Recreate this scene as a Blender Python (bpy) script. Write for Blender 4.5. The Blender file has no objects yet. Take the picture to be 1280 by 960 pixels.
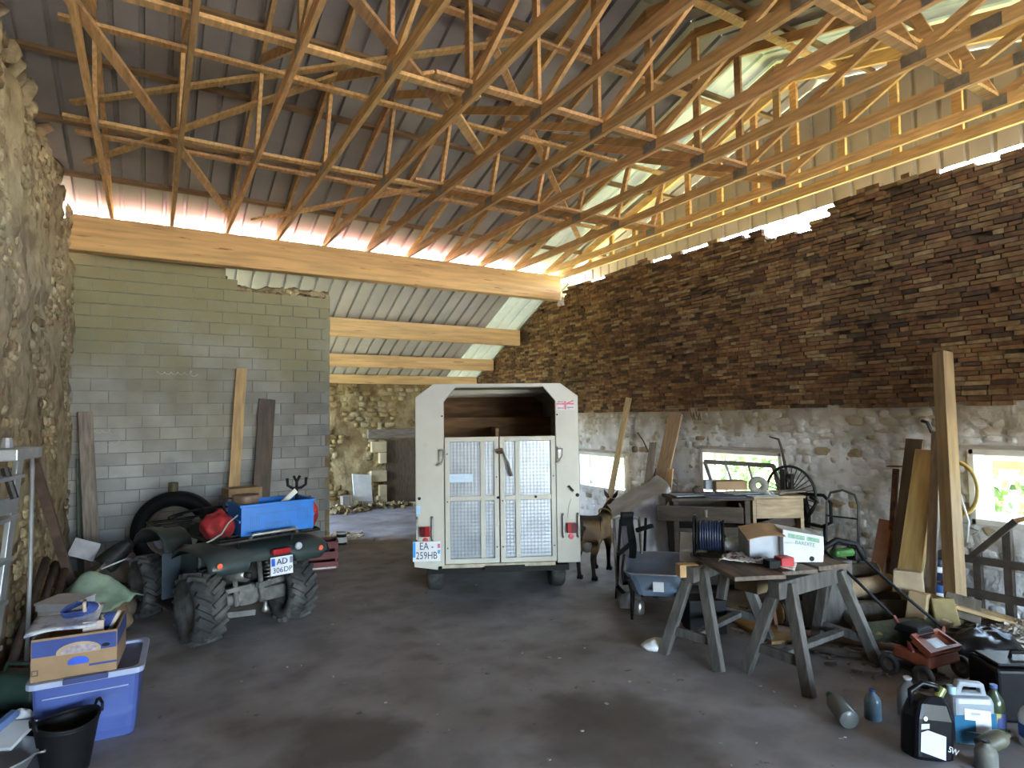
import bpy, bmesh, math, random
from mathutils import Vector, Matrix, noise
random.seed(7)
PI = math.pi
SC = bpy.context.scene
COL = SC.collection

# ------------------------------------------------------------ camera
cam = bpy.data.objects.new('camera', bpy.data.cameras.new('camera'))
COL.objects.link(cam)
cam.data.sensor_width = 36.0
cam.data.lens = 36.0 * 760.0 / 1280.0
cam.data.clip_start = 0.05
cam.data.clip_end = 300
cam.matrix_world = Matrix(((0.85977248, -0.01477598, -0.51046347, 0.0),
                           (-0.51050508, -0.05082462, -0.85837138, 0.0),
                           (-0.01326083, 0.99859828, -0.05124082, 2.0),
                           (0, 0, 0, 1)))
SC.camera = cam

# ------------------------------------------------------------ sky, sun, exposure
world = bpy.data.worlds.new('sky')
SC.world = world
world.use_nodes = True
wn = world.node_tree
sky = wn.nodes.new('ShaderNodeTexSky')
sky.sky_type = 'NISHITA'
sky.sun_disc = False
sky.sun_elevation = math.radians(46)
sky.sun_rotation = math.radians(28)
sky.air_density = 1.0
sky.dust_density = 2.5
sat = wn.nodes.new('ShaderNodeHueSaturation')
sat.inputs['Saturation'].default_value = 1.0
wn.links.new(sky.outputs[0], sat.inputs['Color'])
wn.links.new(sat.outputs[0], wn.nodes['Background'].inputs[0])
wn.nodes['Background'].inputs[1].default_value = 0.30

sun = bpy.data.objects.new('sun', bpy.data.lights.new('sun', 'SUN'))
COL.objects.link(sun)
sun.data.energy = 4.0
sun.data.angle = math.radians(0.6)
sun.data.color = (1.0, 0.93, 0.82)
sd = Vector((0.42, 0.50, 0.76)).normalized()       # towards the sun: beyond the lean-to, to the right
sun.rotation_euler = sd.to_track_quat('Z', 'Y').to_euler()

def portal(name, loc, rot, sx, sy):
    l = bpy.data.lights.new(name, 'AREA')
    l.shape = 'RECTANGLE'; l.size = sx; l.size_y = sy
    l.cycles.is_portal = True
    o = bpy.data.objects.new(name, l); COL.objects.link(o)
    o.location = loc; o.rotation_euler = rot
    return o
portal('daylight_front_doorway', (3.0, -8.55, 1.45), (PI/2, 0, 0), 8.2, 3.1)
portal('daylight_side_opening', (-1.0, 12.0, 1.6), (PI/2, 0, -PI/2), 2.7, 3.2)

vs = SC.view_settings
SC.display_settings.display_device = 'sRGB'
vs.view_transform = 'Standard'
vs.look = 'None'
vs.gamma = 1.0
vs.use_curve_mapping = False
vs.exposure = 5.0
SC.cycles.max_bounces = 10
SC.cycles.diffuse_bounces = 6
SC.cycles.transparent_max_bounces = 12
SC.cycles.sample_clamp_indirect = 6.0
SC.cycles.caustics_reflective = False
SC.cycles.caustics_refractive = False

# ------------------------------------------------------------ mesh builder
class MB:
    def __init__(s):
        s.v = []; s.f = []
    def add(s, vs, fs):
        n = len(s.v)
        s.v += [tuple(v) for v in vs]
        s.f += [tuple(i + n for i in f) for f in fs]
        return s
    def box(s, c, size, rot=None, taper=None):
        x, y, z = (q / 2 for q in size)
        tx, ty = taper or (1, 1)                     # scale of the top face
        vs = [Vector((a * x * (tx if k > 0 else 1), b * y * (ty if k > 0 else 1), k * z))
              for k in (-1, 1) for b in (-1, 1) for a in (-1, 1)]
        if rot is not None:
            R = rot if isinstance(rot, Matrix) else Matrix.Rotation(rot[2], 3, 'Z') @ Matrix.Rotation(rot[1], 3, 'Y') @ Matrix.Rotation(rot[0], 3, 'X')
            vs = [R @ v for v in vs]
        c = Vector(c)
        return s.add([v + c for v in vs], [(0, 2, 3, 1), (4, 5, 7, 6), (0, 1, 5, 4), (2, 6, 7, 3), (0, 4, 6, 2), (1, 3, 7, 5)])
    def beam(s, p0, p1, w, h, up=(0, 0, 1), t=1.0):
        p0 = Vector(p0); p1 = Vector(p1)
        d = (p1 - p0).normalized()
        u = Vector(up); sd_ = d.cross(u)
        if sd_.length < 1e-4: sd_ = d.cross(Vector((0, 1, 0)))
        sd_.normalize(); u = sd_.cross(d)
        vs = []
        for p, k in ((p0, 1.0), (p1, t)):
            for a, b in ((-1, -1), (1, -1), (1, 1), (-1, 1)):
                vs.append(p + sd_ * (a * w / 2 * k) + u * (b * h / 2 * k))
        return s.add(vs, [(0, 1, 2, 3), (7, 6, 5, 4), (0, 4, 5, 1), (1, 5, 6, 2), (2, 6, 7, 3), (3, 7, 4, 0)])
    def tube(s, pts, r, n=8, closed=False, cap=True):
        pts = [Vector(p) for p in pts]
        m = len(pts); rs = r if isinstance(r, (list, tuple)) else [r] * m
        ref = None; rings = []
        for i, p in enumerate(pts):
            a = pts[i - 1] if (i > 0 or closed) else p
            b = pts[(i + 1) % m] if (i < m - 1 or closed) else p
            d = (b - a)
            d = d.normalized() if d.length > 1e-9 else Vector((0, 0, 1))
            if ref is None:
                ref = d.orthogonal().normalized()
            ref = (ref - d * ref.dot(d))
            ref = ref.normalized() if ref.length > 1e-6 else d.orthogonal().normalized()
            bi = d.cross(ref)
            rings.append([p + (ref * math.cos(2 * PI * k / n) + bi * math.sin(2 * PI * k / n)) * rs[i] for k in range(n)])
        vs = [v for q in rings for v in q]; fs = []
        for i in range(m if closed else m - 1):
            j = (i + 1) % m
            for k in range(n):
                k2 = (k + 1) % n
                fs.append((i * n + k, i * n + k2, j * n + k2, j * n + k))
        if cap and not closed:
            fs.append(tuple(range(n))[::-1]); fs.append(tuple((m - 1) * n + k for k in range(n)))
        return s.add(vs, fs)
    def cyl(s, p0, p1, r, r1=None, n=16):
        return s.tube([p0, p1], [r, r if r1 is None else r1], n)
    def lathe(s, prof, n=24, c=(0, 0, 0), axis=(0, 0, 1), closed=False):
        ax = Vector(axis).normalized(); a = ax.orthogonal().normalized(); b = ax.cross(a); c = Vector(c)
        m = len(prof); vs = []
        for r, z in prof:
            for k in range(n):
                t = 2 * PI * k / n
                vs.append(c + ax * z + (a * math.cos(t) + b * math.sin(t)) * r)
        fs = []
        for i in range(m if closed else m - 1):
            j = (i + 1) % m
            for k in range(n):
                k2 = (k + 1) % n
                fs.append((i * n + k, i * n + k2, j * n + k2, j * n + k))
        if not closed:
            if prof[0][0] > 1e-4: fs.append(tuple(range(n))[::-1])
            if prof[-1][0] > 1e-4: fs.append(tuple((m - 1) * n + k for k in range(n)))
        return s.add(vs, fs)
    def prism(s, poly, o, ax, ay, depth):
        o = Vector(o); ax = Vector(ax); ay = Vector(ay); d = Vector(depth)
        n = len(poly)
        a = [o + ax * p[0] + ay * p[1] for p in poly]
        return s.add(a + [v + d for v in a], [tuple(range(n))[::-1], tuple(range(n, 2 * n))] + [(i, (i + 1) % n, n + (i + 1) % n, n + i) for i in range(n)])
    def ring(s, outer, inner, o, ax, ay, depth, closed=True):
        o = Vector(o); ax = Vector(ax); ay = Vector(ay); d = Vector(depth); n = len(outer)
        P = lambda p: o + ax * p[0] + ay * p[1]
        A = [P(p) for p in outer]; B = [P(p) for p in inner]
        vs = A + B + [v + d for v in A] + [v + d for v in B]; fs = []
        m = n if closed else n - 1
        for i in range(m):
            j = (i + 1) % n
            fs += [(i, j, n + j, n + i), (2 * n + i, 3 * n + i, 3 * n + j, 2 * n + j), (i, 2 * n + i, 2 * n + j, j), (n + i, n + j, 3 * n + j, 3 * n + i)]
        if not closed:
            fs += [(0, n, 3 * n, 2 * n), (n - 1, 3 * n - 1, 4 * n - 1, 2 * n - 1)]
        return s.add(vs, fs)
    def grid(s, nu, nv, fn, keep=None, wrapu=False):
        vs = [fn(i / (nu if wrapu else nu - 1), j / (nv - 1)) for j in range(nv) for i in range(nu)]
        fs = []
        for j in range(nv - 1):
            for i in range(nu if wrapu else nu - 1):
                i2 = (i + 1) % nu
                if keep is None or keep((i + .5) / (nu - 1), (j + .5) / (nv - 1)):
                    fs.append((j * nu + i, j * nu + i2, (j + 1) * nu + i2, (j + 1) * nu + i))
        return s.add(vs, fs)
    def xf(s, M):
        s.v = [tuple(M @ Vector(v)) for v in s.v]; return s
    def jit(s, a, sc=8.0, seed=0):
        out = []
        for v in s.v:
            p = Vector(v)
            out.append(tuple(p + noise.noise_vector(p * sc + Vector((seed, seed * 2.3, 0))) * a))
        s.v = out; return s
    def mesh(s, name, mat, smooth=False):
        me = bpy.data.meshes.new(name)
        me.from_pydata(s.v, [], s.f); me.validate(); me.update()
        if smooth: me.polygons.foreach_set('use_smooth', [True] * len(me.polygons))
        if mat is not None: me.materials.append(mat)
        return me
    def build(s, name, mat, parent=None, loc=None, rot=None, smooth=False, bev=0, seg=2, solid=0, sub=0):
        me = s.mesh(name, mat, smooth)
        if len(me.polygons) < 4000:
            bm = bmesh.new(); bm.from_mesh(me); bmesh.ops.recalc_face_normals(bm, faces=bm.faces); bm.to_mesh(me); bm.free()
        o = bpy.data.objects.new(name, me); COL.objects.link(o)
        if parent is not None: o.parent = parent
        if loc is not None: o.location = loc
        if rot is not None: o.rotation_euler = rot
        if solid:
            m = o.modifiers.new('solid', 'SOLIDIFY'); m.thickness = solid; m.offset = 0
        if sub:
            m = o.modifiers.new('sub', 'SUBSURF'); m.levels = sub; m.render_levels = sub
        if bev:
            m = o.modifiers.new('bevel', 'BEVEL'); m.width = bev; m.segments = seg; m.limit_method = 'ANGLE'; m.angle_limit = 0.6
        return o

def tag(o, label, cat, group=None):
    o['label'] = label; o['category'] = cat
    if group: o['group'] = group
    return o
def thing(name, label, cat, loc=(0, 0, 0), rz=0.0, group=None, rot=None):
    o = bpy.data.objects.new(name, None); COL.objects.link(o)
    o.empty_display_size = 0.1
    o.location = loc; o.rotation_euler = rot or (0, 0, rz)
    return tag(o, label, cat, group)
def structure(o):
    o['kind'] = 'structure'; return o
def stuff(o):
    o['kind'] = 'stuff'; return o
def inst(name, me, parent, loc, rot=(0, 0, 0), sc=(1, 1, 1)):
    o = bpy.data.objects.new(name, me); COL.objects.link(o)
    o.parent = parent; o.location = loc; o.rotation_euler = rot; o.scale = sc
    return o
def dup(root, label, loc=None, rot=None):
    r = root.copy(); COL.objects.link(r); r['label'] = label
    if loc is not None: r.location = loc
    if rot is not None: r.rotation_euler = rot
    for ch in list(root.children):
        c = ch.copy(); COL.objects.link(c); c.parent = r
        for g in ch.children:
            d = g.copy(); COL.objects.link(d); d.parent = c
    return r
def text(body, size, mat, parent, loc, rot, name='lettering', depth=0.001, align='CENTER'):
    cu = bpy.data.curves.new(name, 'FONT'); cu.body = body; cu.size = size; cu.align_x = align; cu.align_y = 'CENTER'
    cu.extrude = depth; cu.resolution_u = 3
    t = bpy.data.objects.new('tmp', cu); COL.objects.link(t)
    me = bpy.data.meshes.new_from_object(t.evaluated_get(bpy.context.evaluated_depsgraph_get()))
    bpy.data.objects.remove(t); me.name = name
    me.materials.clear(); me.materials.append(mat)
    o = bpy.data.objects.new(name, me); COL.objects.link(o)
    if parent is not None: o.parent = parent
    o.location = loc; o.rotation_euler = rot
    return o
def fbm(p, sc, o=4):
    return noise.fractal(Vector(p) * sc, 1.0, 2.0, o)

# ------------------------------------------------------------ materials
def mat(name, col, rough=.7, metal=0.0, var=.18, sc=7.0, bump=.25, bsc=None, col2=None, rnd=0.0, stretch=None, world_pos=False,
        island=0.0, lo=.35, hi=.65, trans=0.0, spec=.5, dist=.01, detail=6.0, col3=None, sc3=1.5, lo3=.5, hi3=.62):
    m = bpy.data.materials.new(name); m.use_nodes = True
    nt = m.node_tree; N = nt.nodes; L = nt.links
    b = N['Principled BSDF']
    b.inputs['Roughness'].default_value = rough; b.inputs['Metallic'].default_value = metal
    b.inputs['Specular IOR Level'].default_value = spec
    if world_pos:
        pos = N.new('ShaderNodeNewGeometry').outputs['Position']
    else:
        pos = N.new('ShaderNodeTexCoord').outputs['Object']
    if stretch:
        mp = N.new('ShaderNodeMapping'); mp.inputs['Scale'].default_value = stretch
        L.new(pos, mp.inputs['Vector']); pos = mp.outputs[0]
    nz = N.new('ShaderNodeTexNoise'); nz.inputs['Scale'].default_value = sc; nz.inputs['Detail'].default_value = detail
    L.new(pos, nz.inputs['Vector'])
    mr = N.new('ShaderNodeMapRange'); mr.inputs[1].default_value = lo; mr.inputs[2].default_value = hi
    L.new(nz.outputs[0], mr.inputs[0])
    mx = N.new('ShaderNodeMix'); mx.data_type = 'RGBA'
    c1 = tuple(col) if col2 else tuple(x * (1 - var) for x in col)
    c2 = tuple(col2) if col2 else tuple(min(1, x * (1 + var)) for x in col)
    mx.inputs[6].default_value = (*c1, 1); mx.inputs[7].default_value = (*c2, 1)
    L.new(mr.outputs[0], mx.inputs[0])
    out = mx.outputs[2]
    if col3:
        n3 = N.new('ShaderNodeTexNoise'); n3.inputs['Scale'].default_value = sc3; n3.inputs['Detail'].default_value = 8
        L.new(pos, n3.inputs['Vector'])
        m3 = N.new('ShaderNodeMapRange'); m3.inputs[1].default_value = lo3; m3.inputs[2].default_value = hi3
        L.new(n3.outputs[0], m3.inputs[0])
        x3 = N.new('ShaderNodeMix'); x3.data_type = 'RGBA'; x3.inputs[7].default_value = (*col3, 1)
        L.new(m3.outputs[0], x3.inputs[0]); L.new(out, x3.inputs[6]); out = x3.outputs[2]
    if rnd or island:
        hs = N.new('ShaderNodeHueSaturation'); L.new(out, hs.inputs['Color'])
        r = N.new('ShaderNodeObjectInfo').outputs['Random']
        if island:
            g = N.new('ShaderNodeNewGeometry').outputs['Random Per Island']
            a = N.new('ShaderNodeMath'); a.operation = 'ADD'; L.new(r, a.inputs[0]); L.new(g, a.inputs[1])
            fr = N.new('ShaderNodeMath'); fr.operation = 'FRACT'; L.new(a.outputs[0], fr.inputs[0]); r = fr.outputs[0]
        k = max(rnd, island)
        v = N.new('ShaderNodeMapRange'); v.inputs[3].default_value = 1 - k; v.inputs[4].default_value = 1 + k
        L.new(r, v.inputs[0]); L.new(v.outputs[0], hs.inputs['Value'])
        h = N.new('ShaderNodeMapRange'); h.inputs[3].default_value = .5 - .03 * k; h.inputs[4].default_value = .5 + .03 * k
        m2 = N.new('ShaderNodeMath'); m2.operation = 'MULTIPLY'; m2.inputs[1].default_value = 7.31; L.new(r, m2.inputs[0])
        f2 = N.new('ShaderNodeMath'); f2.operation = 'FRACT'; L.new(m2.outputs[0], f2.inputs[0])
        L.new(f2.outputs[0], h.inputs[0]); L.new(h.outputs[0], hs.inputs['Hue'])
        out = hs.outputs[0]
    L.new(out, b.inputs['Base Color'])
    if bump:
        nb = N.new('ShaderNodeTexNoise'); nb.inputs['Scale'].default_value = bsc or sc * 4; nb.inputs['Detail'].default_value = 4
        L.new(pos, nb.inputs['Vector'])
        bp = N.new('ShaderNodeBump'); bp.inputs['Strength'].default_value = bump; bp.inputs['Distance'].default_value = dist
        L.new(nb.outputs[0], bp.inputs['Height']); L.new(bp.outputs[0], b.inputs['Normal'])
    if trans:
        tr = N.new('ShaderNodeBsdfTranslucent'); L.new(out, tr.inputs['Color'])
        ms = N.new('ShaderNodeMixShader'); ms.inputs[0].default_value = trans
        L.new(b.outputs[0], ms.inputs[1]); L.new(tr.outputs[0], ms.inputs[2])
        L.new(ms.outputs[0], N['Material Output'].inputs['Surface'])
    return m
def glass(name, col, alpha=.25, rough=.05):
    m = bpy.data.materials.new(name); m.use_nodes = True
    nt = m.node_tree; N = nt.nodes; L = nt.links
    b = N['Principled BSDF']; b.inputs['Base Color'].default_value = (*col, 1); b.inputs['Roughness'].default_value = rough
    t = N.new('ShaderNodeBsdfTransparent'); t.inputs[0].default_value = (*[.5 + .5 * c for c in col], 1)
    ms = N.new('ShaderNodeMixShader'); ms.inputs[0].default_value = alpha
    L.new(t.outputs[0], ms.inputs[1]); L.new(b.outputs[0], ms.inputs[2]); L.new(ms.outputs[0], N['Material Output'].inputs['Surface'])
    return m
def paint(name, col, rough=.45, **k):
    k.setdefault('var', .08); k.setdefault('bump', .05); k.setdefault('sc', 5)
    return mat(name, col, rough, **k)

TIMBER = mat('truss_timber', (.64, .39, .17), .72, var=.2, sc=3.5, bump=.15, rnd=.22, stretch=(9, 1.2, 9), world_pos=False)
GLULAM = mat('glulam_timber', (.62, .395, .18), .65, var=.16, sc=2.2, bump=.12, stretch=(.6, 8, 8), col3=(.28, .13, .05), sc3=3.5, lo3=.66, hi3=.70)
PURLIN = mat('purlin_timber', (.25, .155, .08), .8, var=.2, sc=4, rnd=.2)
STEEL = mat('galvanised_steel', (.36, .36, .35), .42, .8, var=.15, sc=18, bump=.05)
SHEET = mat('roof_sheet_grey', (.38, .355, .33), .55, .15, var=.12, sc=1.3, bump=.03, rnd=.07)
SHEETTOP = SHEET
SKYSHEET = mat('translucent_roof_sheet', (.62, .70, .58), .5, 0, var=.1, sc=1.5, bump=.02, trans=.006)
CLAD = mat('gable_cladding', (.42, .415, .42), .5, .15, var=.12, sc=1.5, bump=.03, rnd=.05)
LEANTOP = mat('lean_to_sheet', (.48, .46, .43), .5, .1, var=.1, sc=1.5, bump=.03, rnd=.05)
def two_sided(m, top):
    N = m.node_tree.nodes; L = m.node_tree.links; b = N['Principled BSDF']
    src = b.inputs['Base Color'].links[0].from_socket
    g = N.new('ShaderNodeNewGeometry'); sp = N.new('ShaderNodeSeparateXYZ'); L.new(g.outputs['True Normal'], sp.inputs[0])
    t = N.new('ShaderNodeMath'); t.operation = 'GREATER_THAN'; t.inputs[1].default_value = 0
    L.new(sp.outputs[2], t.inputs[0])
    x = N.new('ShaderNodeMix'); x.data_type = 'RGBA'; x.inputs[7].default_value = (*top, 1)
    L.new(t.outputs[0], x.inputs[0]); L.new(src, x.inputs[6]); L.new(x.outputs[2], b.inputs['Base Color'])
def ramp_mat(name, cols, rough=.85, bump=.5, bsc=60, mixn=.35, dist=.004, sc=14):
    m = bpy.data.materials.new(name); m.use_nodes = True
    nt = m.node_tree; N = nt.nodes; L = nt.links; b = N['Principled BSDF']; b.inputs['Roughness'].default_value = rough
    b.inputs['Specular IOR Level'].default_value = .25
    g = N.new('ShaderNodeNewGeometry'); oi = N.new('ShaderNodeObjectInfo')
    a = N.new('ShaderNodeMath'); a.operation = 'ADD'; L.new(oi.outputs['Random'], a.inputs[0]); L.new(g.outputs['Random Per Island'], a.inputs[1])
    f = N.new('ShaderNodeMath'); f.operation = 'FRACT'; L.new(a.outputs[0], f.inputs[0])
    r = N.new('ShaderNodeValToRGB'); r.color_ramp.interpolation = 'CONSTANT'
    e = r.color_ramp.elements
    while len(e) < len(cols): e.new(.5)
    for i, c in enumerate(cols):
        e[i].position = i / len(cols); e[i].color = (*c, 1)
    L.new(f.outputs[0], r.inputs[0])
    nz = N.new('ShaderNodeTexNoise'); nz.inputs['Scale'].default_value = sc; nz.inputs['Detail'].default_value = 5; L.new(g.outputs['Position'], nz.inputs['Vector'])
    mr = N.new('ShaderNodeMapRange'); mr.inputs[1].default_value = .3; mr.inputs[2].default_value = .7; mr.inputs[3].default_value = 1 - mixn; mr.inputs[4].default_value = 1 + mixn
    L.new(nz.outputs[0], mr.inputs[0])
    big = N.new('ShaderNodeTexNoise'); big.inputs['Scale'].default_value = .9; big.inputs['Detail'].default_value = 3; L.new(g.outputs['Position'], big.inputs['Vector'])
    mb = N.new('ShaderNodeMapRange'); mb.inputs[1].default_value = .3; mb.inputs[2].default_value = .7; mb.inputs[3].default_value = .7; mb.inputs[4].default_value = 1.3
    L.new(big.outputs[0], mb.inputs[0])
    mm = N.new('ShaderNodeMath'); mm.operation = 'MULTIPLY'; L.new(mr.outputs[0], mm.inputs[0]); L.new(mb.outputs[0], mm.inputs[1])
    h = N.new('ShaderNodeHueSaturation'); L.new(mm.outputs[0], h.inputs['Value']); L.new(r.outputs[0], h.inputs['Color'])
    L.new(h.outputs[0], b.inputs['Base Color'])
    nb = N.new('ShaderNodeTexNoise'); nb.inputs['Scale'].default_value = bsc; L.new(g.outputs['Position'], nb.inputs['Vector'])
    bp = N.new('ShaderNodeBump'); bp.inputs['Strength'].default_value = bump; bp.inputs['Distance'].default_value = dist
    L.new(nb.outputs[0], bp.inputs['Height']); L.new(bp.outputs[0], b.inputs['Normal'])
    return m
BRICK = ramp_mat('old_brick', [(.115, .06, .027), (.165, .092, .04), (.085, .045, .024), (.19, .115, .053), (.125, .06, .03), (.175, .105, .05), (.065, .038, .023), (.15, .077, .036), (.22, .15, .075)])
BRICKBED = mat('earth_mortar', (.085, .054, .031), .95, var=.4, sc=9, bump=.6, world_pos=True)
WASH = mat('whitewashed_rubble', (.50, .49, .49), .92, sc=3.6, col2=(.70, .695, .72), bump=.9, bsc=26, dist=.012, world_pos=True, col3=(.33, .26, .18), sc3=3.4, lo3=.58, hi3=.68)
BARESTONE = ramp_mat('rubble_stone', [(.64, .635, .65), (.56, .55, .555), (.66, .655, .67), (.60, .59, .59), (.59, .585, .59), (.65, .645, .66), (.46, .40, .32), (.56, .545, .54), (.62, .615, .62), (.34, .27, .185), (.58, .575, .58)], bump=.8, bsc=28, dist=.01, sc=7)
COB = mat('cob_and_rubble', (.27, .205, .12), .95, sc=4.5, col2=(.43, .345, .215), bump=1.0, bsc=20, dist=.02, world_pos=True, col3=(.20, .145, .085), sc3=3.0, lo3=.52, hi3=.62)
COBSTONE = ramp_mat('cob_stone', [(.36, .28, .17), (.31, .23, .135), (.42, .34, .21), (.24, .17, .095), (.38, .30, .19), (.44, .36, .23)], bump=1.0, bsc=24, dist=.015, sc=9)
YELLOWWALL = mat('yellow_earth_wall', (.22, .15, .066), .95, sc=3.2, col2=(.36, .28, .155), bump=1.0, bsc=15, dist=.02, world_pos=True, col3=(.19, .125, .055), sc3=2.4, lo3=.52, hi3=.6)
YELLOWSTONE = ramp_mat('yellow_wall_stone', [(.29, .21, .10), (.24, .165, .075), (.35, .28, .16), (.19, .125, .053), (.31, .24, .135)], bump=1.0, bsc=24, dist=.015, sc=8)
def bare_band(m, z0, z1, amt, col):
    # limewash never reached this band: bare earth shows, with a ragged edge
    nt = m.node_tree; N = nt.nodes; L = nt.links; b = N['Principled BSDF']; src = b.inputs['Base Color'].links[0].from_socket
    g = N.new('ShaderNodeNewGeometry'); sp = N.new('ShaderNodeSeparateXYZ'); L.new(g.outputs['Position'], sp.inputs[0])
    nz = N.new('ShaderNodeTexNoise'); nz.inputs['Scale'].default_value = 2.2; nz.inputs['Detail'].default_value = 8; L.new(g.outputs['Position'], nz.inputs['Vector'])
    a = N.new('ShaderNodeMath'); a.operation = 'MULTIPLY_ADD'; a.inputs[1].default_value = 1.1; L.new(nz.outputs[0], a.inputs[0]); L.new(sp.outputs[2], a.inputs[2])
    r = N.new('ShaderNodeMapRange'); r.inputs[1].default_value = z0; r.inputs[2].default_value = z1; r.inputs[4].default_value = amt; L.new(a.outputs[0], r.inputs[0])
    x = N.new('ShaderNodeMix'); x.data_type = 'RGBA'; x.inputs[7].default_value = (*col, 1); L.new(r.outputs[0], x.inputs[0]); L.new(src, x.inputs[6])
    L.new(x.outputs[2], b.inputs['Base Color'])
bare_band(WASH, 2.2, 2.4, .75, (.27, .21, .135)); bare_band(BARESTONE, 2.2, 2.4, .75, (.30, .235, .155))
CONCRETE = mat('floor_concrete', (.195, .175, .176), .78, sc=2.6, col2=(.33, .305, .31), bump=.45, bsc=22, dist=.006, world_pos=True, detail=9, col3=(.15, .128, .12), sc3=1.3, lo3=.53, hi3=.66)
GRASS = mat('grass_ground', (.16, .17, .07), .95, sc=2.2, col2=(.30, .31, .15), bump=.5, world_pos=True)
YARD = mat('gravel_yard', (.30, .27, .22), .95, sc=3, col2=(.46, .42, .36), bump=.5, world_pos=True)

def stained(m, spots, col):
    # damp and oily stains that belong to the slab
    nt = m.node_tree; N = nt.nodes; L = nt.links; b = N['Principled BSDF']
    g = N.new('ShaderNodeNewGeometry')
    nz = N.new('ShaderNodeTexNoise'); nz.inputs['Scale'].default_value = 3.5; nz.inputs['Detail'].default_value = 8; L.new(g.outputs['Position'], nz.inputs['Vector'])
    for (x, y, r, amt) in spots:
        src = b.inputs['Base Color'].links[0].from_socket
        d = N.new('ShaderNodeVectorMath'); d.operation = 'DISTANCE'; d.inputs[1].default_value = (x, y, 0); L.new(g.outputs['Position'], d.inputs[0])
        a = N.new('ShaderNodeMath'); a.operation = 'MULTIPLY_ADD'; a.inputs[1].default_value = r * 1.3; L.new(nz.outputs[0], a.inputs[0]); L.new(d.outputs['Value'], a.inputs[2])
        q = N.new('ShaderNodeMapRange'); q.inputs[1].default_value = r * 1.25; q.inputs[2].default_value = r * 1.85; q.inputs[3].default_value = amt; q.inputs[4].default_value = 0; L.new(a.outputs[0], q.inputs[0])
        x_ = N.new('ShaderNodeMix'); x_.data_type = 'RGBA'; x_.inputs[7].default_value = (*col, 1); L.new(q.outputs[0], x_.inputs[0]); L.new(src, x_.inputs[6]); L.new(x_.outputs[2], b.inputs['Base Color'])
    n2 = N.new('ShaderNodeTexNoise'); n2.inputs['Scale'].default_value = 4.5; n2.inputs['Detail'].default_value = 10; n2.inputs['Roughness'].default_value = .7; L.new(g.outputs['Position'], n2.inputs['Vector'])
    q = N.new('ShaderNodeMapRange'); q.inputs[1].default_value = .63; q.inputs[2].default_value = .67; q.inputs[4].default_value = .75; L.new(n2.outputs[0], q.inputs[0])
    src = b.inputs['Base Color'].links[0].from_socket
    x_ = N.new('ShaderNodeMix'); x_.data_type = 'RGBA'; x_.inputs[7].default_value = (.07, .064, .07, 1); L.new(q.outputs[0], x_.inputs[0]); L.new(src, x_.inputs[6]); L.new(x_.outputs[2], b.inputs['Base Color'])
stained(CONCRETE, [(1.08, 3.82, .42, .8), (2.55, 3.05, .55, .7), (3.9, 3.6, .3, .4)], (.088, .072, .058))

# ---- block material: grey concrete, olive high up is algae plus painted-in warm bounce light
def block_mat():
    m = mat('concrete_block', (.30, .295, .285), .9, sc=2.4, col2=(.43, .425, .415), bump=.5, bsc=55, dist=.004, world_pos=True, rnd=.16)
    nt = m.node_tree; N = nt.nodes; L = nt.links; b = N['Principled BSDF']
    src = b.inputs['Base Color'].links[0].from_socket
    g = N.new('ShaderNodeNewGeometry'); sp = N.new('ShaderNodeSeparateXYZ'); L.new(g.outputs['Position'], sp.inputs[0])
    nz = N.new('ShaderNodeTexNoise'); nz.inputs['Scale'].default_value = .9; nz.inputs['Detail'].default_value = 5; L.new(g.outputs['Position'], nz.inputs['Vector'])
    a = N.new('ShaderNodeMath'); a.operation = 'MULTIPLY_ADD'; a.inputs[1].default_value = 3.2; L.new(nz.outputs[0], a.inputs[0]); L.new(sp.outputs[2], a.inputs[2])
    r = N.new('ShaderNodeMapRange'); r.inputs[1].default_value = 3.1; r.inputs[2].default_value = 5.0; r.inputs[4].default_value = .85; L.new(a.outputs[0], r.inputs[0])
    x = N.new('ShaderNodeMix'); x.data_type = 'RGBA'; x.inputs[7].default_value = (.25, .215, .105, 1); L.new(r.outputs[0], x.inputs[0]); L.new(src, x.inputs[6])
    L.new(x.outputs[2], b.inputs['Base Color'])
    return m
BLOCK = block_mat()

CAMP = Vector((0, 0, 2))
CAMI = cam.matrix_world.inverted()
def inview(p, m=1.04):
    q = CAMI @ Vector(p)
    return q.z < -.3 and abs(q.x / q.z) < 640 / 760 * m and abs(q.y / q.z) < 480 / 760 * m

# ------------------------------------------------------------ floor and ground
fl = MB().grid(90, 230, lambda u, v: (lambda x, y: (x, y, .012 * fbm((x, y, 0), .6, 3) + .003 * noise.noise(Vector((x * 6, y * 6, 3)))))(-1.3 + 8.9 * u, -8.6 + 22.4 * v))
structure(fl.build('floor', CONCRETE, smooth=True))
structure(MB().grid(30, 30, lambda u, v: (lambda x, y: (x, y, -.09 + .05 * noise.noise(Vector((x * .3, y * .3, 0)))))(-60 + 140 * u, -60 + 140 * v)).build('trim_1', GRASS, smooth=True)).name = 'ground'
structure(MB().grid(12, 12, lambda u, v: (-14 + 24 * u, -30 + 21.4 * v, -.03)).build('yard', YARD))

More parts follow.
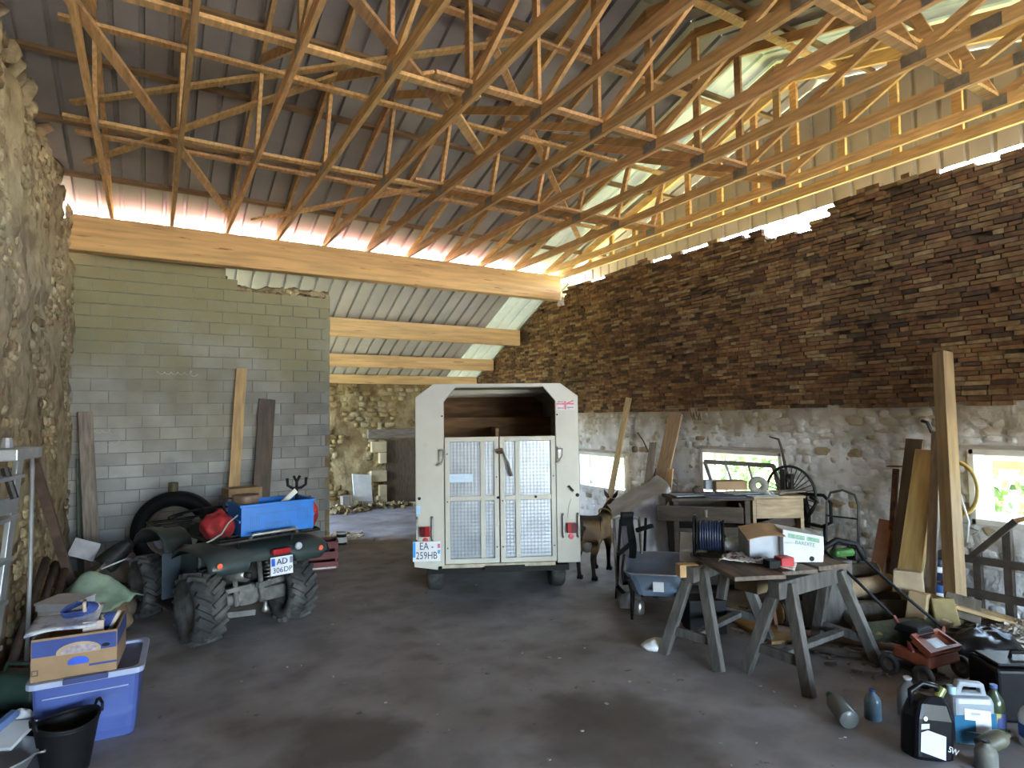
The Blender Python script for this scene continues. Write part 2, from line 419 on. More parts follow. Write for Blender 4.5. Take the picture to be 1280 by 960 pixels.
# ------------------------------------------------------------ walls
def dome(seed):
    rnd = random.Random(seed); n = 8; b = MB(); rings = []
    for rr, z in ((1.0, -.25), (.86, .55), (.42, .95)):
        rings.append([(rr * math.copysign(abs(math.cos(a)) ** .55, math.cos(a)) * rnd.uniform(.78, 1.1), rr * math.copysign(abs(math.sin(a)) ** .55, math.sin(a)) * rnd.uniform(.74, 1.1), z + rnd.uniform(-.2, .12)) for a in (2 * PI * (k + .5) / n for k in range(n))])
    b.v = [p for r in rings for p in r] + [(0, 0, 1.0)]
    for i in range(2):
        for k in range(n):
            b.f.append((i * n + k, i * n + (k + 1) % n, (i + 1) * n + (k + 1) % n, (i + 1) * n + k))
    for k in range(n): b.f.append((2 * n + k, 2 * n + (k + 1) % n, 3 * n))
    return b
DOMES = [dome(s) for s in range(6)]

def stones_on(parent, name, m, o, au, nrm, U, V, w, h, dp, skip, limit, seed, fill=.93):
    """rubble stones bedded in a wall face: the nearest ones as parts, the rest joined as stuff"""
    rnd = random.Random(seed); o = Vector(o); au = Vector(au); nrm = Vector(nrm); up = Vector((0, 0, 1))
    B = Matrix((au, nrm.cross(au), nrm)).transposed()
    if B.determinant() < 0: B = Matrix((au, -nrm.cross(au), nrm)).transposed()
    L = []; v = V[0]
    while v < V[1]:
        hh = h * rnd.uniform(.65, 1.3); u = U[0] + rnd.uniform(-w, 0)
        while u < U[1]:
            ww = w * rnd.uniform(.55, 1.5)
            c = (u + ww / 2, v + hh / 2 + rnd.uniform(-.015, .015))
            if rnd.random() < fill and not skip(*c):
                p = o + au * c[0] + up * c[1]
                if inview(p): L.append(((p - CAMP).length, p, ww, hh, rnd.uniform(-.12, .12), rnd.uniform(.5, 1.2) * dp, rnd.randrange(6)))
            u += ww
        v += hh
    L.sort(key=lambda t: t[0])
    mes = [d.mesh(name, m, True) for d in DOMES]
    rest = MB()
    for i, (d, p, ww, hh, a, z, k) in enumerate(L):
        R = B @ Matrix.Rotation(a, 3, 'Z'); S = (ww * .49, hh * .5, z)
        if i < limit:
            inst(name, mes[k], parent, p, R.to_euler(), S)
        else:
            T = Matrix.Translation(p) @ R.to_4x4() @ Matrix.Diagonal((*S, 1))
            rest.add([T @ Vector(q) for q in DOMES[k].v], DOMES[k].f)
    if rest.v:
        x = rest.build('small_' + name + 's', m, parent, smooth=True); stuff(x)
    return L

# right wall: whitewashed rubble below, thin old bricks above, ragged top under the gable
XR = 6.95
TOPR = [(-8.6, 3.4), (-5.2, 4.1), (-.5, 4.2), (1.0, 4.36), (2.3, 4.43), (3.2, 4.50), (4.05, 4.52), (4.2, 4.42), (4.4, 4.27), (5.0, 4.26), (5.2, 4.41), (5.8, 4.46), (6.5, 4.44), (7.5, 4.50), (8.6, 4.46), (9.55, 4.48), (9.66, 4.20), (9.95, 4.20), (10.1, 4.46), (10.6, 4.33), (11.2, 4.1), (11.65, 3.86), (12.45, 3.42), (13.1, 3.05), (13.9, 2.7)]
def interp(T, x):
    for (a, p), (b, q) in zip(T, T[1:]):
        if x <= b: return p + (q - p) * max(0, (x - a)) / (b - a)
    return T[-1][1]
WIN = [(1.75, 2.86, .92, 1.56), (5.02, 6.28, .74, 1.43), (8.0, 9.25, .68, 1.26)]
def in_win(y, z, m=0.0):
    return any(a - m < y < b + m and c - m < z < d + m for a, b, c, d in WIN)
wr = MB()
rndw = random.Random(3)
ys = sorted([-8.6 + .2 * k for k in range(112)] + [q for w_ in WIN for q in w_[:2]])
for y0, y1 in zip(ys, ys[1:]):                        # wall core, column by column so the top is ragged
    if y1 - y0 < .001: continue
    ym = (y0 + y1) / 2
    t = interp(TOPR, ym) - rndw.uniform(.03, .12)
    zz = [(-.1, t)]
    for a, b, c, d in WIN:
        if a < ym < b: zz = [(-.1, c - .0), (d, t)]
    for z0, z1 in zz: wr.box((XR + .23, ym, (z0 + z1) / 2), (.26, y1 - y0 + .0001, z1 - z0))
def facer(u, v):
    y = -1 + 14.6 * u; z = -.05 + 4.6 * v
    t = interp(TOPR, y) - .05
    z = min(z, t)
    dx = .028 * fbm((0, y, z), 2.2, 4) + .016 * noise.noise(Vector((3, y * 7, z * 11))) + .010 * noise.noise(Vector((8, y * 19, z * 23)))
    return (XR + .03 + (dx if z < 2.05 else dx * .4 + .015), y, z)
wall_right = structure(wr.build('wall_right', BRICKBED))
wf = MB().grid(330, 120, facer, keep=lambda u, v: not in_win(-1 + 14.6 * u, -.05 + 4.6 * v, .02) and -.05 + 4.6 * v < 2.08)
wf.build('whitewash_render', WASH, wall_right, smooth=True)
wf = MB().grid(210, 40, lambda u, v: facer(u, (2.05 + .05 + 2.5 * v) / 4.6))
wf.build('brick_bedding', BRICKBED, wall_right, smooth=True)
stones_on(wall_right, 'stone', BARESTONE, (XR + .035, 0, 0), (0, 1, 0), (-1, 0, 0), (1.4, 13.3), (.02, 2.0), .17, .10, .017,
          lambda y, z: in_win(y, z, .07) or noise.noise(Vector((y * .8, z * .9, 5))) > .5, 300, 11)
# bricks
rb = random.Random(5)
BL = []
z = 2.03; ci = 0
while z < 4.56:
    hh = .047 * rb.uniform(.85, 1.2); y = 1.0 + rb.uniform(-.2, 0)
    while y < 13.45:
        l = rb.choice((.10, .17, .20, .21, .22, .24)) * rb.uniform(.85, 1.1)
        yc = y + l / 2; zc = z + hh / 2 + .02 * fbm((0, yc, z), .8, 2)
        if zc < interp(TOPR, yc) + rb.uniform(-.05, .035) + .03 * noise.noise(Vector((yc * 3, 0, 1))) and rb.random() < .965:
            pr = rb.uniform(-.004, .016) + .016 * fbm((yc, zc, 2), 1.5, 3)
            p = Vector((XR + .025 - pr, yc, zc))
            if inview(p): BL.append(((p - CAMP).length, p, l * rb.uniform(.93, .985), hh * rb.uniform(.82, .96), rb.uniform(-.02, .02), rb.uniform(-.05, .05)))
        y += l
    z += hh
BL.sort(key=lambda t: t[0])
def brick_box(seed):
    r = random.Random(seed); b = MB().box((0, 0, 0), (1, 1, 1))
    b.v = [(x * r.uniform(.9, 1.05), y * r.uniform(.95, 1.02), z * r.uniform(.85, 1.08)) for x, y, z in b.v]; return b
BB = [brick_box(i) for i in range(5)]
bm_ = [b.mesh('brick', BRICK) for b in BB]
rest = MB()
for i, (d, p, l, hh, a, c) in enumerate(BL):
    k = i % 5
    if i < 300: inst('brick', bm_[k], wall_right, p, (a, 0, c), (.075, l, hh))
    else:
        T = Matrix.Translation(p) @ Matrix.Rotation(c, 4, 'Z') @ Matrix.Rotation(a, 4, 'X') @ Matrix.Diagonal((.075, l, hh, 1))
        rest.add([T @ Vector(q) for q in BB[k].v], BB[k].f)
stuff(rest.build('far_bricks', BRICK, wall_right))

# windows of the right wall
WHITEWOOD = paint('white_window_paint', (.72, .72, .68), .5)
REVEAL = mat('limewashed_reveal', (.62, .62, .60), .85, var=.12, sc=5, bump=.4)
LINTEL = mat('limewashed_lintel', (.36, .33, .31), .9, var=.2, sc=6, bump=.4, stretch=(6, 1, 6))
GLASSM = glass('window_glass', (.55, .62, .60), .06)
OLDWOOD = mat('old_grey_wood', (.20, .165, .13), .85, var=.3, sc=5, bump=.4, stretch=(1, 6, 6), rnd=.1)
def window(i, a, b, c, d, bars):
    w = MB()
    X0, X1 = XR + .01, XR + .38
    w.box(((X0 + X1) / 2, a - .02, (c + d) / 2), (X1 - X0, .06, d - c + .1)); w.box(((X0 + X1) / 2, b + .02, (c + d) / 2), (X1 - X0, .06, d - c + .1))
    w.box(((X0 + X1) / 2, (a + b) / 2, c - .02), (X1 - X0, b - a + .08, .06)); w.box(((X0 + X1) / 2, (a + b) / 2, d + .02), (X1 - X0, b - a + .08, .06))
    o = structure(w.build('window_%d' % i, REVEAL, bev=.008))
    o.name = 'window_%d' % i
    f = MB(); XF = XR + .24; t = .055
    f.ring([(a, c), (b, c), (b, d), (a, d)], [(a + t, c + t), (b - t, c + t), (b - t, d - t), (a + t, d - t)], (XF, 0, 0), (0, 1, 0), (0, 0, 1), (.05, 0, 0))
    fr = f.build('window_frame', WHITEWOOD, o, bev=.004)
    for q in bars: MB().box((XF + .025, a + (b - a) * q, (c + d) / 2), (.05, .05, d - c - 2 * t)).build('mullion', WHITEWOOD, o)
    MB().box((XF + .025, (a + b) / 2, (c + d) / 2), (.005, b - a - 2 * t, d - c - 2 * t)).build('pane', GLASSM, o)
    MB().box((XR + .16, (a + b) / 2, d + .06), (.30, b - a + .2, .06)).jit(.012, 5).build('lintel', LINTEL, o)
    return o
window(1, *WIN[0], ()); window(2, *WIN[1], (.82,)); window(3, *WIN[2], (.55,))

# left wall: lumpy cob and rubble
TOPL = [(-5.2, 3.2), (3.5, 4.5), (5.2, 4.80), (6.1, 4.90), (7.2, 4.93), (8.9, 4.88), (9.2, 4.6), (9.55, 4.42), (10.6, 4.42)]
XL = -.93
def facel(u, v):
    y = 3.2 + 7.4 * u; z = -.05 + 5.1 * v
    t = interp(TOPL, y) + .05 * fbm((1, y, 3), 1.6, 3)
    over = max(0, z - t); z = min(z, t)
    dx = .055 * fbm((9, y, z), 1.7, 5) + .022 * noise.noise(Vector((4, y * 11, z * 11)))
    return (XL + dx - over * .9 - (.28 * max(0, 1 - (t - z) / .35) ** 2), y, z)
wall_left = structure(MB().grid(170, 120, facel).build('wall_left', COB, smooth=True))
MB().box((-1.45, .9, 2.1), (.5, 19.0, 4.4)).build('wall_core', COB, wall_left)
stones_on(wall_left, 'stone', COBSTONE, (XL, 0, 0), (0, 1, 0), (1, 0, 0), (5.0, 10.0), (.0, 4.7), .15, .085, .028, lambda y, z: noise.noise(Vector((y * 1.1, z * 1.3, 9))) < .0, 300, 21, .75)
rs = random.Random(4)
lst = [d.mesh('coping_stone', COBSTONE, True) for d in DOMES]
for k in range(16):
    yy = 4.9 + k * .27
    inst('coping_stone', lst[k % 6], wall_left, (XL - .06 + rs.uniform(-.05, .03), yy, interp(TOPL, yy) - .05 + rs.uniform(-.06, .03)), (rs.uniform(-.3, .3), .9 + rs.uniform(-.2, .2), rs.uniform(0, 6)), (.12, .09, .06 + rs.uniform(0, .03)))

# back wall of concrete blocks
YB = 10.05
TOPB = [(-1, 4.42), (.35, 4.42), (.75, 4.32), (1.02, 4.04), (1.3, 3.98), (1.8, 4.03), (2.3, 4.05), (2.6, 3.98)]
bw = MB(); rr = random.Random(8); zc = []
L = []
rowh = .172; z = 0; row = 0
while z < 4.4:
    off = (row % 2) * .205 + rr.uniform(-.03, .03)
    x = -1.12 - off
    while x < 2.5:
        x0 = max(x, -.98); x1 = min(x + .41, 2.51 + rr.uniform(-.012, .012))
        if x1 - x0 > .05 and z + .1 < interp(TOPB, (x0 + x1) / 2):
            L.append((x0, x1, z, min(z + rowh, 4.4)))
        x += .41
    z += rowh; row += 1
for x0, x1, z0, z1 in L:
    bw.box(((x0 + x1) / 2, YB + .115, (z0 + z1) / 2), (x1 - x0 + .001, .18, z1 - z0 + .001))
MORTAR = mat('block_mortar', (.23, .225, .20), .95, var=.2, sc=5, bump=.5, world_pos=True)
wall_back = structure(bw.build('wall_back', MORTAR))
bme = {}
for x0, x1, z0, z1 in L:
    w = round(x1 - x0, 2); key = w
    if key not in bme:
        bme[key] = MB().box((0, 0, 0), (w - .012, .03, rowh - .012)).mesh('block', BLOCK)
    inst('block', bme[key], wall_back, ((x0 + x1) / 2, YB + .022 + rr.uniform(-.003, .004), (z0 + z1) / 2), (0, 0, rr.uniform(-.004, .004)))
CHALK = mat('chalk', (.50, .50, .48), .95, bump=0)
for x, y, n_, s_ in ((195, 466, 6, .055), (107, 540, 4, .05), (110, 555, 5, .05)):       # faint chalk scribbles
    r_ = (cam.matrix_world.to_3x3() @ Vector(((x - 640) / 760, -(y - 480) / 760, -1))); p_ = CAMP + r_ * ((YB) / r_.y)
    pts = []
    for k in range(n_ * 8 + 1):
        a = 2 * PI * k / 8; q = (1.6 if k > (n_ - 1) * 8 else .7)
        pts.append((p_.x + k * .0105 + .018 * q * math.cos(a), YB + .0025, p_.z + s_ * .5 * q * math.sin(a)))
    MB().tube(pts, .0035, 4).build('chalk_mark', CHALK, wall_back)
tp = MB()                                              # broken mortar and earth left on the top
def topgrid(u, v):
    x = -.95 + 3.46 * u; t = interp(TOPB, x)
    return (x, YB + .02 + .2 * v, t - .06 + .10 * (math.sin(v * PI)) + .07 * fbm((x, v, 2), 4.5, 4) + .03 * noise.noise(Vector((x * 22, v * 5, 0))))
tp.grid(90, 8, topgrid); tp.build('broken_top', COB, wall_back, smooth=True)
for k in range(14):
    xx = .95 + k * .115 + rs.uniform(-.03, .03)
    inst('broken_stone', lst[k % 6], wall_back, (xx, YB + .05 + rs.uniform(0, .06), interp(TOPB, xx) - .03 + rs.uniform(-.02, .04)), (rs.uniform(-.5, .5) - .8, rs.uniform(-.4, .4), rs.uniform(0, 6)), (.06, .055, .05))
MB().box((2.475, YB + .12, 2.0), (.07, .215, 4.0)).jit(.012, 6).build('rubble_edge', COB, wall_back)

# far wall of the lean-to: yellow earth and stone
YF = 13.4
TOPF = [(-1.2, 2.82), (2.7, 2.82), (2.95, 2.70), (3.15, 2.66), (3.32, 2.84), (3.6, 2.90), (4.6, 2.9), (5.0, 2.86), (7.2, 2.86)]
def facef(u, v):
    x = -1.2 + 8.4 * u; z = -.1 + 3.05 * v
    t = interp(TOPF, x); z = min(z, t)
    return (x, YF - .06 * fbm((x, 3, z), 1.7, 5) - .02 * noise.noise(Vector((x * 12, 1, z * 12))), z)
wall_far = structure(MB().grid(130, 60, facef).build('wall_lean_to', YELLOWWALL, smooth=True))
MB().box((3, YF + .3, 1.2), (8.6, .45, 2.7)).build('wall_core', YELLOWWALL, wall_far)
DOORWAY = (4.62, 5.6, 0, 1.5)
stones_on(wall_far, 'stone', YELLOWSTONE, (0, YF - .01, 0), (1, 0, 0), (0, -1, 0), (2.3, 6.9), (0, 2.7), .19, .12, .035, lambda x, z: noise.noise(Vector((x * 1.2, z * 1.2, 19))) > .12, 260, 31, .8)
MB().box((4.72, YF - .06, 1.62), (1.1, .14, .2)).jit(.012, 5).build('lintel', OLDWOOD, wall_far)
QUOIN = mat('dressed_limestone', (.46, .37, .23), .85, var=.12, sc=5, bump=.3)
for zz, w in ((1.33, .34), (1.08, .16), (.68, .36), (.36, .16), (.12, .2)):
    MB().box((4.42 - w / 2 + .16, YF - .09, zz), (w, .14, .24)).jit(.008, 6).build('quoin_stone', QUOIN, wall_far, bev=.008)
MB().box((4.95, YF - .045, .72), (.75, .05, 1.5)).jit(.006, 4).build('old_door', mat('dark_old_door', (.10, .07, .045), .85, var=.3, stretch=(8, 1, 1)), wall_far)

# ------------------------------------------------------------ roofs
def zr(y): return 4.73 + .288 * (9.7 - y) if y > 4.62 else 4.73 + .288 * (9.7 - 4.62) - .288 * (4.62 - y)
def sheet_mesh(name, length, m, w=1.0):
    xs = []
    for k in range(4):
        xs += [(k * .25, 0), (k * .25 + .196, 0), (k * .25 + .206, .05), (k * .25 + .240, .05)]
    xs.append((1.0, 0)); xs.append((1.19, 0))
    b = MB().grid(len(xs), 3, lambda u, v: (xs[round(u * (len(xs) - 1))][0], v * length, xs[round(u * (len(xs) - 1))][1]))
    return b.mesh(name, m)
ceiling = structure(MB().box((3.3, 4.62, zr(4.62) + .215), (9.2, .34, .012)).build('ceiling', SHEET))
ls = math.hypot(1, .288)
mf = sheet_mesh('roof_sheet', 5.42 * ls, SHEET); mft = sheet_mesh('translucent_sheet', 5.42 * ls, SKYSHEET)
ang = math.atan(.288)
for k in range(-1, 9):
    for side in (0, 1):
        tr = (k == 7)
        o = inst('translucent_sheet' if tr else 'roof_sheet', mft if tr else mf, ceiling, (0, 0, 0))
        if side == 0:
            o.matrix_local = Matrix.Translation((-1.1 + k, 4.62, zr(4.62) + .172 + .002 * (k % 2))) @ Matrix.Rotation(-ang, 4, 'X')
        else:
            o.matrix_local = Matrix.Translation((-1.1 + k, 4.62, zr(4.62) + .172 + .002 * (k % 2))) @ Matrix.Rotation(ang, 4, 'X') @ Matrix.Diagonal((1, -1, 1, 1))
for s in (.62, 1.55, 2.5, 3.45, 4.4):
    for sg in (1, -1):
        yy = 4.62 + sg * (5.08 - s)
        MB().beam((-1.15, yy, zr(yy) + .142), (7.55, yy, zr(yy) + .142), .06, .05, up=(0, .288 * sg, 1)).build('purlin', PURLIN, ceiling)

# lean-to roof, its purlins
two_sided(LEANTOP, (.85, .45, .47))
def zl(y): return 4.58 - .445 * (y - 9.7)
lean = structure(MB().box((3.2, 13.98, zl(13.95) + .01), (8.9, .03, .03)).build('ceiling_lean_to', SHEET))
l2 = math.hypot(1, .46); a2 = math.atan(.46)
ml = sheet_mesh('roof_sheet', 4.25 * l2, LEANTOP); mlt = sheet_mesh('translucent_sheet', 4.25 * l2, SKYSHEET)
for k in range(9):
    o = inst('translucent_sheet' if k == 7 else 'roof_sheet', mlt if k == 7 else ml, lean, (0, 0, 0))
    o.matrix_local = Matrix.Translation((-1.1 + k, 9.72, zl(9.72) + .03 + .002 * (k % 2))) @ Matrix.Rotation(-a2, 4, 'X')
def log_beam(name, y, z, h, w, x0, x1, label):
    b = MB().box(((x0 + x1) / 2, y, z), (x1 - x0, w, h))
    return tag(b.build(name, GLULAM, bev=.012), label, 'beam')
log_beam('roof_beam', 9.8, 4.49, .48, .2, -1.0, 6.93, 'long thick golden laminated beam carrying the truss feet above the block wall')
log_beam('roof_beam', 11.3, zl(11.3) - .19, .34, .16, -1.0, 6.9, 'upper slim timber beam under the lean-to roof behind the block wall')
log_beam('roof_beam', 12.5, zl(12.5) - .16, .26, .16, -1.0, 6.9, 'middle slim timber beam under the lean-to roof above the trailer')
log_beam('roof_beam', 13.35, zl(13.35) - .11, .20, .14, -1.0, 6.9, 'lowest timber plate beam lying on the yellow far wall')

# unseen front part of the barn: low roof added to bring doorway daylight in low
fr = MB().box((3.2, -4.6, 3.75), (9.4, 8.5, .04), rot=(.16, 0, 0))
structure(fr.build('ceiling_front_added', SHEET))

# gable: frame and cladding over the right wall
gf = thing('gable_frame', 'timber frame of plates and studs standing on the brick wall under the roof edge', 'gable frame', (6.98, 9.7, 4.69))
MB().box((0, -4.95, .05), (.05, 10.4, .12)).build('bottom_plate', TIMBER, gf)
for k in range(17):
    yy = -.25 - k * .6
    zt = zr(9.7 + yy) - 4.69 + .03
    if zt > .2: MB().box((.03, yy, (.1 + zt) / 2), (.045, .09, zt - .1)).build('stud', TIMBER, gf)
for sg in (1, -1):
    MB().beam((0, -5.08, zr(4.62) + .07 - 4.69), (0, -5.08 + sg * 5.4, zr(4.62 + sg * 5.4) + .07 - 4.69), .045, .14).build('rafter', TIMBER, gf)
wg = structure(MB().box((7.62, 4.62, 5.3), (.02, .5, .3)).build('wall_gable', CLAD))
def clad(y0):
    prof = []
    for k in range(4): prof += [(y0 + k * .25, 0), (y0 + k * .25 + .19, 0), (y0 + k * .25 + .205, .03), (y0 + k * .25 + .235, .03)]
    prof.append((y0 + 1.0, 0))
    n = len(prof)
    b = MB().grid(n, 2, lambda u, v: (lambda p: (7.58 + p[1], p[0], 4.69 if v < .5 else max(4.70, zr(p[0]) + .165)))(prof[round(u * (n - 1))]))
    b.build('cladding_sheet', CLAD, wg)
for k in range(11): clad(-.7 + k)
wgl = structure(MB().box((-1.22, 4.62, 5.5), (.02, .5, .3)).build('wall_gable_left', CLAD))
for k in range(11):
    y0 = -.7 + k; prof = []
    for j in range(4): prof += [(y0 + j * .25, 0), (y0 + j * .25 + .19, 0), (y0 + j * .25 + .205, .03), (y0 + j * .25 + .235, .03)]
    prof.append((y0 + 1.0, 0)); n_ = len(prof)
    MB().grid(n_, 2, lambda u, v: (lambda p: (-1.2 - p[1], p[0], 4.1 if v < .5 else max(4.11, zr(p[0]) + .20)))(prof[round(u * (n_ - 1))])).build('cladding_sheet', CLAD, wgl)

# ------------------------------------------------------------ trusses
tr0 = thing('roof_truss', '', 'roof truss', (-.49, 9.7, 4.73), group='timber trusses under the roof')
AP = 5.08
def R_(s): return .288 * (s if s < AP else 2 * AP - s)
MB().box((0, -AP, .055), (.042, 2 * AP + .1, .11)).build('bottom_chord', TIMBER, tr0)
MB().beam((0, .35, R_(-.35) + .06), (0, -AP, R_(AP) + .06), .042, .105).build('rafter', TIMBER, tr0)
MB().beam((0, -AP, R_(AP) + .06), (0, -2 * AP - .35, R_(-.35) + .06), .042, .105).build('rafter', TIMBER, tr0)
for s0, s1 in ((2.85, 3.2), (5.08, 3.2), (5.08, 5.08), (2.85, 1.75)):
    for m_ in ((0,) if s0 == s1 else (0, 1)):
        f = (lambda s: -s) if not m_ else (lambda s: -(2 * AP - s))
        MB().beam((0, f(s0), .10), (0, f(s1), R_(s1) + .03), .036, .085, up=(0, 1, .2)).build('web', TIMBER, tr0)
for s, z in ((2.85, .07), (5.08, .07), (2 * AP - 2.85, .07), (7.2 + .6, .055), (3.2, R_(3.2) + .05), (2 * AP - 3.2, R_(3.2) + .05)):
    MB().box((0, -s, z), (.048, .19, .10)).build('nail_plate', STEEL, tr0)
ORD = ['first', 'second', 'third', 'fourth', 'fifth', 'sixth', 'seventh', 'eighth', 'ninth', 'tenth', 'eleventh']
tr0['label'] = 'timber roof truss nearest the left rubble wall, first of eleven'
for i in range(1, 11):
    dup(tr0, ('timber roof truss nearest the gable frame on the right' if i == 10 else '%s timber roof truss counted from the left rubble wall' % ORD[i]), loc=(-.49 + .711 * i, 9.7, 4.73 + random.uniform(-.004, .004)))
# long runners and diagonal braces nailed along the trusses
def brace(p0, p1, w, h, label, name='truss_brace', up=(0, 0, 1)):
    return tag(MB().beam(p0, p1, w, h, up=up).build(name, TIMBER, bev=.002, seg=1), label, 'brace')
def run(y, z, x0, x1, label, w=.085, h=.034): return brace((x0, y, z), (x1, y, z), w, h, label, 'truss_runner')
run(9.7 - 2.78, 4.86, -.75, 3.2, 'long flat runner on the truss chords near the main beam, left length')
run(9.7 - 2.92, 4.86, 2.7, 6.75, 'long flat runner on the truss chords near the main beam, right length')
run(4.72, 4.86, -.75, 2.5, 'flat runner laid over the middle of the truss chords, left length')
run(4.56, 4.86, 2.0, 6.75, 'flat runner laid over the middle of the truss chords, right length')
run(2.4, 4.86, 1.2, 6.8, 'flat runner on the near ends of the truss chords above the workbenches')
run(6.45, 5.55, -.75, 1.6, 'runner high on the truss webs, left length by the rubble wall')
run(6.40, 5.50, 1.2, 4.3, 'runner high on the truss webs, middle length')
run(6.45, 5.55, 4.0, 6.7, 'runner high on the truss webs, right length by the gable')
run(8.0, 5.16, -.75, 6.7, 'runner along the lower truss rafters above the bright eave strip')
run(5.3, 6.02, -.75, 6.8, 'runner just below the roof ridge on the far side')
run(4.0, 6.02, 2.4, 6.8, 'runner just below the roof ridge on the near side')
run(2.9, 5.55, 2.8, 6.8, 'runner high on the near truss webs above the sawhorses')
brace((-.6, 4.75, 4.9), (.95, 9.4, 4.88), .09, .036, 'diagonal brace across the truss chords from the left wall to the main beam')
brace((1.25, 9.45, 4.9), (3.25, 6.6, 4.9), .09, .036, 'diagonal brace across the truss chords rising right from the beam')
brace((1.0, 3.9, 4.92), (2.35, 5.15, 4.92), .10, .036, 'short pale diagonal plank nailed between two chords above the left floor')
brace((2.0, 4.7, 4.94), (3.15, 5.9, 4.94), .10, .036, 'short bright diagonal plank crossing the middle runner')
brace((-.75, 7.6, 5.3), (3.4, 5.2, 5.95), .085, .034, 'long diagonal wind brace under the far roof slope, left one')
brace((3.0, 5.4, 5.95), (6.6, 8.6, 5.05), .085, .034, 'long diagonal wind brace under the far roof slope, right one')
brace((3.4, 4.0, 5.95), (6.7, 1.2, 5.15), .085, .034, 'long diagonal wind brace under the near roof slope by the gable')
brace((-.7, 8.6, 5.05), (1.7, 6.2, 5.6), .085, .034, 'diagonal wind brace low on the far slope near the rubble wall')

# outside greenery seen through the windows and gaps
LEAF = ramp_mat('hedge_leaves', [(.10, .20, .035), (.16, .27, .05), (.07, .14, .03), (.24, .34, .08), (.13, .22, .06)], bump=0)
def bush(name, label, c, size, n, seed):
    r = random.Random(seed); b = MB()
    for k in range(n):
        a = r.uniform(0, 2 * PI); e = math.acos(r.uniform(-1, 1)); q = r.uniform(.55, 1) ** .4
        p = Vector((c[0] + size[0] * q * math.sin(e) * math.cos(a), c[1] + size[1] * q * math.sin(e) * math.sin(a), max(.02, c[2] + size[2] * q * math.cos(e))))
        d = Vector((r.uniform(-1, 1), r.uniform(-1, 1), r.uniform(-1, 1))).normalized(); s = d.orthogonal().normalized() * .06; d = d * .11
        b.add([p - d, p + s, p + d, p - s], [(0, 1, 2, 3)])
    o = b.build(name, LEAF); stuff(o); return tag(o, label, 'hedge')
bush('hedge', 'leafy green hedge outside the right window', (11.5, 2.8, 1.0), (1.0, 3.2, 1.6), 3000, 1)
bush('hedge', 'pale green bushes outside the middle window', (14.0, 9.5, .8), (1.2, 4.0, 1.2), 2600, 2)
bush('hedge', 'bright bushes outside the window by the trailer', (17.0, 17, 1.0), (1.5, 5.0, 1.8), 2600, 3)
tag(MB().box((9.2, 2.2, 1.30), (.04, 4.2, .11)).build('fence_rail', mat('fence_wood', (.42, .30, .2), .8)), 'wooden rail crossing outside the right window in front of the hedge', 'fence rail')
# ============================================================ shared object materials
CREAM = paint('cream_trailer_paint', (.50, .49, .44), .42, var=.07, sc=2.5, col3=(.42, .38, .29), sc3=5, lo3=.62, hi3=.75)
BLACKP = mat('black_plastic', (.0065, .0065, .008), .55, var=.2, sc=12, bump=.1, spec=.22)
RUBBER = mat('tyre_rubber', (.035, .035, .037), .78, var=.3, sc=12, bump=.3, col3=(.10, .095, .088), sc3=5, lo3=.48, hi3=.66)
DARKMETAL = mat('dark_metal', (.032, .030, .029), .55, .4, var=.3, sc=14, bump=.15)
GREYMETAL = mat('worn_grey_metal', (.30, .29, .28), .45, .75, var=.25, sc=14, bump=.15)
CHROME = mat('bright_metal', (.62, .62, .62), .28, .9, var=.1, sc=9, bump=.03)
RUST = mat('rusty_iron', (.13, .055, .03), .8, .3, var=.4, sc=12, bump=.4)
REDLENS = mat('red_lamp_lens', (.35, .015, .02), .2, bump=0)
AMBER = mat('amber_reflector', (.85, .16, .08), .25, bump=0)
WHITEP = mat('white_plastic', (.66, .67, .70), .4, var=.06, bump=.02)
PLATEBLUE = mat('plate_blue', (.02, .12, .62), .4, bump=0)
INK = mat('plate_ink', (.015, .03, .09), .5, bump=0, var=0)
PLY = mat('brown_plywood', (.26, .13, .055), .6, var=.25, sc=3, bump=.1, stretch=(1, 6, 6))

def tread_plate():
    m = mat('aluminium_tread_plate', (.30, .325, .37), .38, .7, var=.12, sc=4, bump=0, col3=(.22, .24, .275), sc3=3, lo3=.55, hi3=.75)
    nt = m.node_tree; N = nt.nodes; L = nt.links; b = N['Principled BSDF']
    tc = N.new('ShaderNodeTexCoord'); sp = N.new('ShaderNodeSeparateXYZ'); L.new(tc.outputs['Object'], sp.inputs[0])
    def sin_of(a, bq):
        x = N.new('ShaderNodeMath'); x.operation = 'MULTIPLY'; x.inputs[1].default_value = a; L.new(sp.outputs[0], x.inputs[0])
        z = N.new('ShaderNodeMath'); z.operation = 'MULTIPLY_ADD'; z.inputs[1].default_value = bq; L.new(sp.outputs[2], z.inputs[0]); L.new(x.outputs[0], z.inputs[2])
        s = N.new('ShaderNodeMath'); s.operation = 'SINE'; L.new(z.outputs[0], s.inputs[0]); return s
    p = N.new('ShaderNodeMath'); p.operation = 'MULTIPLY'; L.new(sin_of(85, 85).outputs[0], p.inputs[0]); L.new(sin_of(85, -85).outputs[0], p.inputs[1])
    bp = N.new('ShaderNodeBump'); bp.inputs['Strength'].default_value = .17; bp.inputs['Distance'].default_value = .003
    L.new(p.outputs[0], bp.inputs['Height']); L.new(bp.outputs[0], b.inputs['Normal'])
    return m
TREAD = tread_plate()

